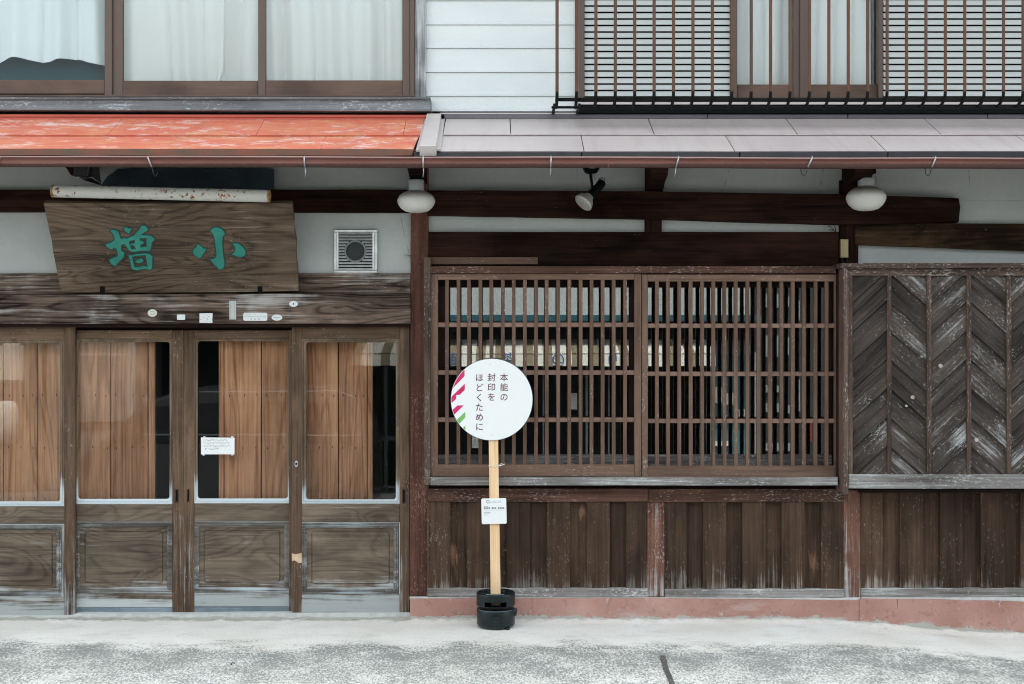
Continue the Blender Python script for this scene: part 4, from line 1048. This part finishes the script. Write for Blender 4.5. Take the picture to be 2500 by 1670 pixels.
# ventilation grille
VT = tag(empty('vent_cover', at(868, 613.5, -.02)), 'square stainless ventilation grille with a round outlet on the plaster', 'vent')
O = VT.location
def vrect(nm, x0, y0, x1, y1, y, th, m, bev=.001): return rect(nm, x0, y0, x1, y1, y, th, m, VT, bev=bev, off=O)
satin = plain('satin_steel', (.62, .64, .65), .35, .35, .35, 25)
vrect('back_plate', 816, 562, 920, 666, -.006, .006, black_m, 0)
for x0, y0, x1, y1 in ((814.7, 560.4, 921.4, 567), (814.7, 659.5, 921.4, 666.8), (814.7, 567, 821.5, 659.5), (914.5, 567, 921.4, 659.5)): vrect('frame_strip', x0, y0, x1, y1, -.024, .02, stain, .004)
vrect('face_strip', 821.5, 567, 826.5, 659.5, -.019, .012, stain); vrect('face_strip', 909, 567, 914.5, 659.5, -.019, .012, stain)
for i in range(13):
    ya = 567.5 + i * 7.25; ymid = ya + 2.4
    dy = abs(ymid - 613.5); segs = [(826.5, 909)]
    if dy < 27: hw = math.sqrt(max(27 ** 2 - dy ** 2, 0)); segs = [(826.5, 867.6 - hw), (867.6 + hw, 909)]
    for s0, s1 in segs:
        slab('louvre', [(s0, ya, -.020), (s1, ya, -.020), (s1, ya + 4.6, -.025), (s0, ya + 4.6, -.025)], -.02, .003, satin, VT, bev=.001, off=O)
cc = at(867.6, 613.5, -.02) - O; rr = 22.6 * D / F
MV = Matrix.Translation(cc) @ Matrix.Rotation(R(90), 4, 'X')
lathe('outlet_ring', [(rr * 1.2, .0), (rr * 1.2, .003), (rr * 1.02, .005), (rr, .003), (rr, -.06)], plain('grey_outlet_ring', (.20, .22, .22), .5, .2), VT, 40, MV)
lathe('outlet_hole_shade', [(0, -.012), (rr * .98, -.012)], plain('hole_shade_grey', (.015, .021, .022), .6), VT, 40, MV)  # dark disc paints in the shade inside the round hole

# stickers on the lintel
yk = -.0515
def ell(cx, cy, rx, ry, n=24): return [(cx + rx * math.cos(2 * math.pi * i / n), cy + ry * math.sin(2 * math.pi * i / n)) for i in range(n)]
def sticker(nm, pts, m, lab, grp=None):
    cx = sum(p[0] for p in pts) / len(pts); cy = sum(p[1] for p in pts) / len(pts)
    e = tag(empty(nm, at(cx, cy, yk)), lab, 'sticker', 'small plates and stickers on the lintel above the doors')
    slab('plate', pts, yk - .0015, .002, m, e, bev=.0004, off=e.location); return e
def marks(e, items, m, y=yk - .0022):
    for k, (x0, y0, x1, y1) in enumerate(items): rect('printed_mark', x0, y0, x1, y1, y, .0006, m, e, bev=0, off=e.location)
e = sticker('sticker', ell(371.9, 764.3, 11.6, 9.2), cream_m, 'cream oval sticker, leftmost on the lintel'); marks(e, [(366, 760, 378, 760.8), (366, 764, 378, 764.8), (366, 768, 377, 768.8)], print_grey)
e = sticker('sticker', rrect(432, 768, 452, 781, 2.5), paper_m, 'small blank white sticker with rounded corners on the lintel')
e = sticker('sticker', [(487, 765), (518.9, 764.6), (518.5, 779), (517, 781), (518.6, 783), (518.8, 788), (515, 788.5), (487, 788.2)], paper_m, 'square torn white sticker overlapping the lower edge of the lintel')
marks(e, [(502, 769, 505, 770), (508, 772, 512, 773), (495, 775, 499, 776), (506, 777, 508, 780), (489, 779, 493, 780), (503, 783, 505, 784)], print_grey)
e = sticker('sticker', [(559.8, 734.5), (576.3, 734.5), (576.3, 780), (559.8, 780)], plain('pale_grey_plate', (.50, .55, .53), .5, 0, .1, 20), 'tall narrow grey-white plate standing on the lintel')
marks(e, [(562.5, 737.5, 573.5, 738.3), (562.5, 776.5, 573.5, 777.3), (562.5, 738.3, 563.2, 776.5), (572.8, 738.3, 573.5, 776.5)], print_grey)
e = sticker('sticker', [(596, 763.4), (650.5, 763.6), (650.5, 765.5), (652.6, 765.5), (652.6, 781.4), (650.5, 781.4), (650.5, 783.4), (596, 783.2), (596, 781), (593.8, 781), (593.8, 765.6), (596, 765.6)], paper_m, 'long white plate with notched corners and three marks on the lintel')
marks(e, [(597, 766.5, 612, 767.3), (621, 766.5, 624, 767.5), (596.5, 773, 640, 773.8), (642, 773, 649, 774.5), (612, 778, 614.5, 780.5), (621, 778, 624, 780.5), (631, 778, 634, 780.5)], print_grey)
e = sticker('sticker', ell(676, 775.4, 13, 7.5), paper_m, 'wide white oval sticker right of the long notched plate'); marks(e, [(667, 774.5, 685, 775.5), (671, 778.5, 673, 779.5), (676, 778.5, 678, 779.5)], print_grey)
e = sticker('sticker', ell(716.5, 742, 10.7, 7.5), paper_m, 'white oval sticker with one dark dot, highest and rightmost on the lintel'); marks(e, [(715.6, 739.5, 717.4, 744)], print_dk)

# cream box on the dark post, torn leads beside it
e = tag(empty('cover_box', at(2062, 606, -.05)), 'yellowed plastic cover on the dark post above the shutter box', 'box')
rect('cover', 2053.5, 584, 2071.5, 629, -.06, .035, beige_box, e, bev=.004, seg=2, off=e.location); rect('cover_ridge', 2056.5, 586, 2058.5, 627, -.063, .004, beige_box, e, bev=.001, off=e.location)
tube('lead', [p - e.location for p in (at(2058, 628, -.04), at(2056, 636, -.05), at(2060, 641, -.05))], .003, cable_m, e, 5)
tube('lead', [p - e.location for p in (at(2066, 628, -.04), at(2070, 637, -.06), at(2066, 641, -.05))], .003, cable_m, e, 5)
e = tag(empty('torn_cable', at(2036, 562, -.02)), 'frayed black cable ends sticking out of the plaster near the dark post', 'cable')
for pth in ([(2047, 574), (2040, 566), (2032, 558)], [(2036, 562), (2030, 562), (2024, 560)], [(2040, 566), (2040, 558), (2037, 553)], [(2032, 558), (2026, 553), (2022, 552)]):
    tube('strand', [at(p[0], p[1], -.02 - .01 * i) - e.location for i, p in enumerate(pth)], .0026, cable_m, e, 5)

# notice on the door glass
e = tag(empty('paper_notice', at(531.5, 1088.5, ybk - .002)), 'small white handwritten notice taped to the door glass', 'notice')
slab('paper', [(490.6, 1068), (572.5, 1068.6), (572.4, 1109.3), (490.8, 1109.2)], ybk - .004, .0015, white_pl, e, bev=0, off=e.location)
rng = random.Random(3)
bm = bmesh.new()
for row, (x0, x1) in enumerate(((497, 555), (497, 559), (497, 562), (499, 534))):
    x = x0
    while x < x1:
        wch = rng.uniform(1.6, 3.0)
        for s in range(3):
            a = (x + rng.uniform(0, wch), 1074 + row * 7.2 + rng.uniform(-2, 2)); b = (a[0] + rng.uniform(-1.2, 1.6), a[1] + rng.uniform(-2, 2))
            p, q = at(*a, ybk - .0046), at(*b, ybk - .0046); dr = (q - p); dr = dr.normalized() if dr.length > 1e-6 else Vector((1, 0, 0)); nn = Vector((-dr.z, 0, dr.x)) * .0008
            bm.faces.new([bm.verts.new(v - e.location) for v in (p - nn, q - nn, q + nn, p + nn)])
        x += wch + rng.uniform(.6, 1.4)
tag(finish(bm, 'handwriting', print_dk, e), kind='stuff')
for px, py in ((499, 1067), (567, 1067), (497, 1110), (567, 1110)):
    rect('tape', px - 2.5, py - 2, px + 2.5, py + 2, ybk - .0052, .0008, paper_m, e, bev=0, off=e.location)

# ------------------------------------------------------------------ round sign on a pole
yS = -.235
base = Vector((at(1210.5, 1500, yS).x, yS, 0)); base.z = gz(base.x, yS - .05) + .001
RS = tag(empty('round_sign', base), 'round white sign with red lettering on a wooden pole in a black weight', 'sign')
ptop = at(1203.5, 1000, yS - .01); pbot = at(1210.5, 1485, yS)
def pole_x(py): t = (py - 1000) / 485; return 1203.5 + 7 * t
hw = 11.6
slab('pole', [(pole_x(900) - 11, 900), (pole_x(900) + 11, 900), (pole_x(1490) + 12.2, 1490), (pole_x(1490) - 12.2, 1490)], yS, .03, W_pole, RS, bev=.003, off=base)
# disc
yd = yS - .010
dc = at(1200.5, 975.6, yd); dr_ = 99.6 * (D + yd) / F
Md = Matrix.Translation(dc - base) @ Matrix.Rotation(R(90), 4, 'X')
disc = lathe('disc', [(0, -.006), (dr_ - .001, -.006), (dr_, -.005), (dr_, .0), (dr_ - .0015, .001), (0, .001)], white_pl, RS, 96, Md, smooth=False)
lathe('disc_rim', [(dr_ + .0008, -.0062), (dr_ + .0012, -.001), (dr_ + .0004, .0004), (dr_ - .0012, .0004)], plain('grey_edge', (.25, .28, .29), .5), RS, 96, Md)
def zd(p): return (1090 + p[0] / 7.468, 870 + p[1] / 7.468)
def circ_clip(poly, cx, cy, r):
    # densify, then pull outside points onto the circle (polygons only poke out on their outer side)
    dense = []
    for i in range(len(poly)):
        p, q = poly[i], poly[(i + 1) % len(poly)]
        for k in range(8): dense.append((p[0] + (q[0] - p[0]) * k / 8, p[1] + (q[1] - p[1]) * k / 8))
    res = []
    for x, y in dense:
        dx, dy = x - cx, y - cy; d = math.hypot(dx, dy)
        if d > r: x, y = cx + dx * r / d, cy + dy * r / d
        res.append((x, y))
    return res
for m, poly in ((print_pink, [(330, 235), (330, 360), (105, 592), (60, 560), (250, 200)]),
                (print_pink, [(335, 500), (335, 610), (245, 700), (180, 705), (175, 780), (80, 862), (60, 800), (78, 748)]),
                (print_pink, [(200, 895), (315, 893), (135, 1070), (90, 1000), (112, 975)]),
                (print_green, [(343, 1010), (343, 1115), (230, 1232), (170, 1190), (185, 1160)]),
                (print_green, [(345, 1262), (345, 1380), (285, 1330), (300, 1305)])):
    pts = circ_clip([zd(p) for p in poly], 1200.5, 975.6, 98.6)
    slab('printed_stripe', pts, yd - .0017, .0008, m, RS, bev=0, off=base)
def text(body, size, mat, parent, c, off=(0, 0, 0), name='lettering', mirror=False, rotz=0, thin=0.0, ext=.0004):
    cu = bpy.data.curves.new(name, 'FONT'); cu.body = body; cu.size = size; cu.align_x = 'CENTER'; cu.align_y = 'CENTER'
    cu.extrude = ext; cu.offset = thin
    M = Matrix.Translation(Vector(c) - Vector(off)) @ Matrix.Rotation(R(rotz), 4, 'Z') @ Matrix.Rotation(R(90), 4, 'X')
    return conv(cu, name, mat, parent, M)
sz = 19.6 * D / F
for xz, chars, rows in ((1050, '本能の', (395, 575, 752)), (822, '封印を', (395, 575, 752)), (600, 'ほどくために', (400, 580, 762, 940, 1118, 1295))):
    for ch, yz in zip(chars, rows):
        px, py = zd((xz, yz)); text(ch, sz * 1.02, print_red, RS, at(px, py, yd - .0018), base, thin=.0002)
for px, py in ((1198, 889), (1201, 1062.5)):
    slab('screw', ell(px, py, 1.1, 1.1, 10), yd - .0022, .001, galv, RS, bev=0, off=base)
# cable tie round pole and bar
tie_m = plain('white_nylon', (.75, .78, .78), .4)
q = at(pole_x(1137), 1137, yS)
def rel(px, py, y): return at(px, py, y) - base
tube('cable_tie', [rel(1193, 1137, yS + .01), rel(1193, 1137.5, yS - .003), rel(1205, 1139, yS - .004), rel(1217.5, 1138, yS - .003), rel(1218, 1137, yS + .03)], .0022, tie_m, RS, 6)
tube('tie_tail', [rel(1217, 1138, yS - .004), rel(1224, 1136, yS - .008), rel(1232, 1133, yS - .012)], .0026, tie_m, RS, 6)
tube('tie_tail', [rel(1218, 1137, yS - .004), rel(1223, 1132, yS - .010), rel(1227, 1131, yS - .010)], .0016, tie_m, RS, 6)
# square plate
yp = yS - .012
def rot_rr(cx, cy, hx, hy, a, r=3.5):
    out = []
    for x, y in rrect(-hx, -hy, hx, hy, r): out.append((cx + x * math.cos(a) - y * math.sin(a), cy + x * math.sin(a) + y * math.cos(a)))
    return out
plate = slab('name_plate', rot_rr(1206, 1248, 30.5, 31.3, R(-1.3)), yp, .004, white_pl, RS, bev=.001, off=base)
def pmark(x0, y0, x1, y1, m=print_grey):
    a = lambda X, Y: (1160 + X / 17.42, 1200 + Y / 17.42)
    p, q = a(x0, y0), a(x1, y1); rect('plate_print', p[0], p[1], q[0], q[1], yp - .0008, .0006, m, RS, bev=0, off=base)
lathe('plate_emblem', [(.0125 * .72, .0), (.0125 * .72, .0008), (.0125, .0008), (.0125, 0)], print_dk, RS, 24, Matrix.Translation(at(1160 + 545 / 17.42, 1200 + 437 / 17.42, yp - .0005) - base) @ Matrix.Rotation(R(90), 4, 'X') @ Matrix.Scale(.75, 4))
for X in range(650, 1080, 52): pmark(X, 400, X + 30, 418); pmark(X, 450, X + 34, 466)
for X in range(360, 560, 34): pmark(X, 622, X + 24, 648)
for X in list(range(375, 600, 68)) + list(range(705, 870, 68)) + list(range(980, 1230, 68)): pmark(X, 678, X + 50, 728, print_dk)
for X in range(385, 1230, 40): pmark(X, 780, X + 26, 796)
for X in range(370, 650, 48): pmark(X, 890, X + 36, 930)
for X in range(375, 550, 40): pmark(X, 985, X + 26, 1005)
# black weight: two stacked drums with a carrying slot
wr = 47.3 * (D + yS) / F
cz = lambda py, y=yS - .11: at(0, py, y).z - base.z
z0 = 0.0
zb_t, zm, zt_ = cz(1492), cz(1486), cz(1453)
def drum(nm, r, za, zbb, fil, mat, slot=None, n=72):
    prof = [(0, za), (r * .86, za), (r * .95, za + fil * .4), (r, za + fil), (r * .995, (za + zbb) / 2), (r, zbb - fil * .6), (r * .975, zbb - fil * .12), (r * .93, zbb)]
    return lathe(nm, prof + [(r * .30, zbb), (r * .28, zbb - .02), (0, zbb - .02)], mat, RS, n)
drum('lower_weight', wr * .985, .004, zb_t, .018, rubber_m)
# upper weight: lathe ring cut open at the front for the hand slot
bm = bmesh.new(); n = 96
fz = [(zm, 1.0, .96), (zm + .012, 1.0, 1.0)]
zs0, zs1 = zm + .006, zm + .036      # slot heights
lv = [zm, zm + .003, zs0 + .001, zs1, zs1 + .006, zt_ - .012, zt_ - .003, zt_]
rd_ = [.955, .99, 1.0, 1.0, 1.0, 1.0, .985, .94]
L = []
for z, k in zip(lv, rd_): L.append([bm.verts.new((wr * k * math.cos(2 * math.pi * i / n), wr * k * math.sin(2 * math.pi * i / n), z)) for i in range(n)])
slot_i = set(i for i in range(n) if abs(((i + .5) / n * 360) - 270) < 34)
for j, (a, b) in enumerate(zip(L, L[1:])):
    for i in range(n):
        if j == 2 and i in slot_i: continue
        bm.faces.new((a[i], a[(i + 1) % n], b[(i + 1) % n], b[i]))
# top: recessed tray with a notch toward the front
inn = []
for i in range(n):
    ang = (i + .5) / n * 360
    k = .90 if abs(ang - 270) < 33 else .62
    inn.append(bm.verts.new((wr * k * math.cos(2 * math.pi * i / n), wr * k * math.sin(2 * math.pi * i / n), zt_ + (.0 if k > .8 else -.001))))
for i in range(n): bm.faces.new((L[-1][i], L[-1][(i + 1) % n], inn[(i + 1) % n], inn[i]))
low = [bm.verts.new((v.co.x * .97, v.co.y * .97, zt_ - .014)) for v in inn]
for i in range(n): bm.faces.new((inn[i], inn[(i + 1) % n], low[(i + 1) % n], low[i]))
bm.faces.new(low)
bm.faces.new([bm.verts.new((wr * .95 * math.cos(2 * math.pi * i / 40), wr * .95 * math.sin(2 * math.pi * i / 40), zm + .0015)) for i in range(40)])
up_w = finish(bm, 'upper_weight', rubber_m, RS)
for i, ang in enumerate((215, 325, 250, 290, 180, 0)):
    a = R(ang); tube('moulded_rib', [(wr * .52 * math.cos(a), wr * .52 * math.sin(a), zt_ - .013), (wr * .80 * math.cos(a), wr * .80 * math.sin(a), zt_ - .002)], .005, rubber_m, RS, 8)
tube('drum_edge_highlight', [(wr * .975 * math.cos(R(t)), wr * .975 * math.sin(R(t)), zb_t - .0035) for t in range(205, 336, 6)], .0022, plain('edge_highlight_paint', (.08, .13, .14), .35), RS, 6)  # pale ring paints a highlight on the lower drum's top edge
bm = bmesh.new()
tube_bm(bm, [Vector((wr * .93 * math.cos(R(t)), wr * .93 * math.sin(R(t)), zt_ + .001)) for t in range(238, 303, 6)], .0032, 8)
finish(bm, 'handle_lip', plain('lip_highlight_paint', (.12, .19, .21), .35), RS, True)  # lip coloured pale to paint in a rim highlight
lathe('moulded_ring', [(.0135, 0), (.0135, .003), (.0105, .003), (.0105, 0)], plain('scuffed_plastic', (.012, .026, .03), .4), RS, 24,
      Matrix.Translation((.004, -wr * .985 - .0, (zb_t) * .55)) @ Matrix.Rotation(R(90), 4, 'X'))
tube('side_lug', [(wr * .93, -.01, zb_t - .045), (wr * .98, -.01, zb_t - .004)], .016, rubber_m, RS, 12)
tube('side_lug', [(wr * .55, -wr * .78, .0), (wr * .68, -wr * .66, .008)], .010, rubber_m, RS, 10)

# ------------------------------------------------------------------ small things on the ground
# dark open seam in the pavement
def ongr(px, py, dz=0):
    d = Vector(((px - CX) / F, 1.0, -(py - CY) / F)); o = Vector((0, -D, EYE)); t = (EYE - 0) / ((py - CY) / F)
    p = o + d * t
    for _ in range(3): t = (EYE - gz(p.x, p.y)) / ((py - CY) / F); p = o + d * t
    return Vector((p.x, p.y, gz(p.x, p.y) + dz))
bm = bmesh.new()
ed = [(1611, 1602, 1625), (1613, 1612, 1628), (1617, 1625, 1631), (1620, 1638, 1634), (1625, 1650, 1639), (1631, 1664, 1645), (1636, 1680, 1652), (1650, 1740, 1668)]
rows = [(ongr(a + random.uniform(-1, 1), y, .004), ongr(b + random.uniform(-1, 1), y, .004)) for a, y, b in ed]
V = [(bm.verts.new(a), bm.verts.new(b)) for a, b in rows]
for (a, b), (c, d_) in zip(V, V[1:]): bm.faces.new((a, b, d_, c))
tag(finish(bm, 'tar_seam', plain('cracked_tar', (.018, .017, .016), .8, c2=(.16, .16, .15), nscale=70, bump=.6, bscale=60), None), 'dark cracked tar seam running out of the picture across the pavement', 'seam')
leaf_y = plain('yellow_dead_leaf', (.42, .32, .12), .7, c2=(.25, .2, .08), nscale=50)
leaf_b = plain('brown_dead_leaf', (.14, .08, .04), .7, c2=(.28, .16, .08), nscale=50)
leaf_g = plain('green_leaf', (.04, .16, .02), .6)
def leaf(px, py, s, m, lab, rot, cat='leaf', grp=None):
    p = ongr(px, py, .004)
    bm = bmesh.new(); n = 10; top = []; L2 = []
    for i in range(n):
        t = i / (n - 1); wdt = math.sin(math.pi * t) ** .8 * .32 + .01
        x = (t - .5) * s * 2
        L2.append((bm.verts.new((x, wdt * s, .25 * s * (wdt + .3 * t))), bm.verts.new((x, 0, .08 * s * t)), bm.verts.new((x, -wdt * s, .22 * s * (wdt + .2)))))
    for a, b in zip(L2, L2[1:]): bm.faces.new((a[0], b[0], b[1], a[1])); bm.faces.new((a[1], b[1], b[2], a[2]))
    o = finish(bm, 'fallen_leaf', m, None); o.location = p; o.rotation_euler = (0, 0, R(rot)); tag(o, lab, cat, grp); return o
leaf(2481, 1541, .022, leaf_y, 'curled yellow dead leaf at the foot of the pink wall, second from the picture edge', 20)
leaf(2497, 1545, .020, leaf_y, 'yellow dead leaf at the very right edge by the pink wall', -30)
leaf(2471, 1538, .018, leaf_b, 'dark brown leaf beside the yellow leaves at the foot of the wall', 60)
leaf(2203, 1661, .016, leaf_g, 'tiny green leaf lying on the dark stained concrete', 10)
leaf(2161, 1536, .012, leaf_b, 'curled brown leaf on the pale concrete near the second pink foundation', 150)
leaf(1919, 1625, .004, leaf_b, 'tiny orange-brown scrap on the concrete at lower right', 30)
leaf(2310, 1588, .009, leaf_b, 'thin brown twig scrap on the pale concrete at right', 5)
leaf(2442, 1554, .009, leaf_b, 'thin brown leaf scrap below the pink foundation at far right', -8)
bm = bmesh.new(); a = ongr(568, 1622, .004)
tube_bm(bm, [a + Vector((.012 * math.cos(t * .6) * .8, .016 * math.sin(t * .6) * 1.2, 0)) for t in range(0, 9)], .0022, 5)
tag(finish(bm, 'wire_scrap', cable_m, None), 'tiny curled black wire scrap on the stained concrete at left', 'wire')

# ------------------------------------------------------------------ across the street (seen only as reflections in the glass)
WY = -10.0; SV = F / (D - WY)      # mirror scale in photo pixels per metre
def mx(px): return (px - CX) / SV
def mz(py): return EYE - (py - CY) / SV
gl0 = gz(0, -10.2)
OP = tag(empty('corner_shop', (0, WY, gl0)), 'white-walled shop across the street with striped awning, seen mirrored in the lattice window', 'shop')
wallm = plain('white_render', (.30, .32, .315), .8, 0, .06, 2)
O = OP.location
def ob(nm, x0, x1, y0, y1, z0, z1, m, par=None, base=None, bev=0): return box(nm, Vector((x0, y0, z0)) - (base if base is not None else O), Vector((x1, y1, z1)) - (base if base is not None else O), m, par if par is not None else OP, bev=bev)
ob('upper_wall', mx(300), mx(1838), WY - 4, WY, mz(772), 6.2, wallm)
ob('side_wall', mx(300), mx(320), WY - 4, WY, gl0, mz(772), wallm)
ob('interior', mx(320), mx(1838), WY - 4, WY - 1.4, gl0, mz(772), dark_m)
ob('tin_canopy', mx(1040), mx(1845), WY - .1, WY + .5, mz(786), mz(771), plain('teal_tin', (.01, .055, .075), .5))
ob('lintel', mx(1040), mx(1838), WY - .2, WY + .02, mz(830), mz(787), dark_m)
tan_m = plain('tan_awning_cloth', (.20, .17, .11), .9); wht_m = plain('white_awning_cloth', (.55, .55, .50), .9)
n = 38; xa0, xb0 = mx(875), mx(1725)
for k in range(n):
    xa, xb = xa0 + (xb0 - xa0) * k / n, xa0 + (xb0 - xa0) * (k + 1) / n
    m = tan_m if (k * 7) % 5 < 2 else wht_m
    bm = bmesh.new()
    P = [Vector((xa, WY, mz(828))), Vector((xb, WY, mz(828))), Vector((xb, WY + .8, mz(862))), Vector((xa, WY + .8, mz(862)))]
    bm.faces.new([bm.verts.new(p - O) for p in P]); bmesh.ops.solidify(bm, geom=bm.faces[:], thickness=.01)
    finish(bm, 'awning_strip', m, OP)
    ob('valance_strip', xa, xb, WY + .8, WY + .81, mz(890 + (k % 3)), mz(864), m)
blue_m = plain('blue_awning_print', (.01, .06, .18), .7)
for ch, px in (('茶', 1240), ('の', 1358), ('り', 1485), ('苗', 1118)):
    text(ch, .19, blue_m, OP, (mx(px), WY + .825, mz(877)), O, rotz=180, name='awning_letter')
pst = plain('pale_post_paint', (.16, .19, .19), .6)
ob('shop_rail', mx(900), mx(975), WY - .05, WY + .0, mz(1076), mz(1066), pst)
for px, wpx in ((936, 8), (1325, 9), (1430, 11), (1485, 6), (1596, 5), (1702, 6), (1724, 14), (1836, 12)): ob('shop_post', mx(px), mx(px + wpx), WY - .05, WY + .02, gl0, mz(860), pst)
teal2 = plain('teal_cabinet', (.03, .13, .16), .5)
ob('wall_panel', mx(1745), mx(1838), WY - .3, WY - .1, gl0, mz(870), teal2)
ob('wall_panel', mx(1745), mx(1838), WY - .3, WY - .08, mz(868), mz(790), pst)
for (x0, x1, y0, y1) in ((1748, 1768, 945, 985), (1776, 1800, 960, 990), (1748, 1790, 1078, 1090), (1806, 1826, 1000, 1018), (1150, 1170, 1060, 1095), (1395, 1420, 960, 1000)):
    ob('poster', mx(x0), mx(x1), WY - .08, WY - .06, mz(y1), mz(y0), wht_m)
# neighbour to the right: dark house with pale shutters
NB = tag(empty('dark_house', (mx(1960), WY - .6, gl0)), 'dark timber house beyond the striped awning, seen mirrored at the right end of the lattice', 'house')
O2 = NB.location
bx2 = lambda nm, x0, x1, y0, y1, z0, z1, m: ob(nm, x0, x1, y0, y1, z0, z1, m, NB, O2)
bx2('wall', mx(1850), mx(3200), WY - 5, WY - .6, gl0, 5.4, plain('dark_timber', (.015, .02, .02), .8))
for (x0, x1, y0, y1) in ((1880, 1893, 714, 748), (1908, 1921, 714, 748), (1936, 1948, 720, 746), (1880, 1894, 818, 872), (1908, 1921, 818, 872), (1936, 1948, 822, 868), (1884, 1900, 945, 962), (1912, 1925, 945, 962), (1884, 1902, 990, 1012), (1912, 1926, 990, 1012), (1940, 1950, 995, 1015), (1966, 1976, 930, 1010), (1884, 1960, 1090, 1110), (1964, 1975, 730, 780)):
    bx2('window_slip', mx(x0), mx(x1), WY - .6, WY - .57, mz(y1), mz(y0), pst)
bx2('red_banner', mx(1996), mx(2003), WY - .6, WY - .5, mz(1085), mz(1030), plain('red_banner_cloth', (.16, .012, .01), .7))
# neighbour to the left: pale house
NL = tag(empty('pale_house', (mx(-100), WY - .5, gl0)), 'pale house across the street, seen mirrored in the door glass', 'house')
O3 = NL.location
bl = lambda nm, x0, x1, y0, y1, z0, z1, m, bev=0: ob(nm, x0, x1, y0, y1, z0, z1, m, NL, O3, bev)
gw = plain('greyish_render', (.16, .18, .175), .8, 0, .1, 2)
bl('wall', mx(-1200), mx(290), WY - 5, WY - .5, gl0, 5.0, gw)
bl('window_frame', mx(140), mx(330), WY - .5, WY - .45, mz(1036), mz(862), wallm)
bl('window_opening', mx(145), mx(316), WY - .45, WY - .44, mz(1036), mz(870), plain('blind_grey', (.18, .2, .2), .5))
bl('porch_wall', mx(-300), mx(80), WY - .5, WY - .3, gl0, mz(720), plain('dull_olive_wall', (.12, .11, .09), .8))
# hanging lantern and rounded sign
e = tag(empty('paper_lantern', (mx(22), WY + .2, mz(1030))), 'tall white paper lantern across the street, mirrored in the leftmost door glass', 'lantern')
lathe('lantern_body', [(0, -.30), (.10, -.29), (.15, -.22), (.17, 0), (.15, .22), (.10, .29), (0, .30)], wht_m, e, 28)
e = tag(empty('rounded_sign', (mx(35), WY + .2, mz(885))), 'rounded white sign box above the lantern across the street', 'sign')
box('sign_box', (-.16, -.05, -.28), (.16, .05, .28), wht_m, e, bev=.04)
# parked van
VN = tag(empty('parked_van', (mx(548), -9.0, gz(0, -9.0) - .34)), 'silver van parked across the lane, mirrored in the door panes', 'van')
SVv = F / (D + 9.0)
def vx(px): return (px - CX) / SVv - VN.location.x
body = [(vx(205), .25), (vx(205), .75), (vx(235), .95), (vx(285), 1.08), (vx(375), 1.62), (vx(470), 1.80), (vx(840), 1.82), (vx(890), 1.72), (vx(915), 1.15), (vx(918), .30)]
def side(nm, pts, y0, y1, m, bev=.03):
    bm = bmesh.new(); a = [bm.verts.new((x, y0, z)) for x, z in pts]; b = [bm.verts.new((x, y1, z)) for x, z in pts]; n = len(pts)
    bm.faces.new(a); bm.faces.new(b[::-1])
    for i in range(n): bm.faces.new((a[i], b[i], b[(i + 1) % n], a[(i + 1) % n]))
    if bev: bmesh.ops.bevel(bm, geom=bm.edges[:], offset=bev, segments=3, affect='EDGES')
    return finish(bm, nm, m, VN)
van_m = plain('silver_car_paint', (.10, .105, .11), .25, .6, spec=.6)
side('body', body, -.8, .8, van_m, .04)
vgl = plain('dark_car_glass', (.01, .013, .015), .05, spec=.8)
for pts in ([(vx(300), 1.12), (vx(375), 1.52), (vx(398), 1.56), (vx(398), 1.12)], [(vx(410), 1.12), (vx(410), 1.58), (vx(560), 1.64), (vx(560), 1.12)], [(vx(572), 1.12), (vx(572), 1.64), (vx(720), 1.66), (vx(720), 1.12)], [(vx(732), 1.12), (vx(732), 1.66), (vx(860), 1.62), (vx(880), 1.12)]):
    side('side_window', pts, .79, .806, vgl, 0)
side('belt_trim', [(vx(380), 1.22), (vx(380), 1.24), (vx(905), 1.24), (vx(905), 1.22)], .80, .815, pst, 0)
for px in (280, 787):
    wh = tag(empty('wheel', (vx(px), .72, .32), parent=VN))
    MW = Matrix.Rotation(R(-90), 4, 'X')
    lathe('tyre', [(.2, -.09), (.30, -.09), (.32, -.06), (.32, .06), (.30, .10), (.19, .10)], plain('tyre_rubber', (.012, .012, .012), .8), wh, 32, MW)
    lathe('rim', [(0, .085), (.05, .09), (.13, .075), (.19, .10)], pst, wh, 32, MW)
    for k in range(8):
        a = k * math.pi / 4; lathe('rim_hole', [(0, .0), (.022, .0)], black_m, wh, 12, Matrix.Translation((.135 * math.cos(a), .092, .135 * math.sin(a))) @ MW)
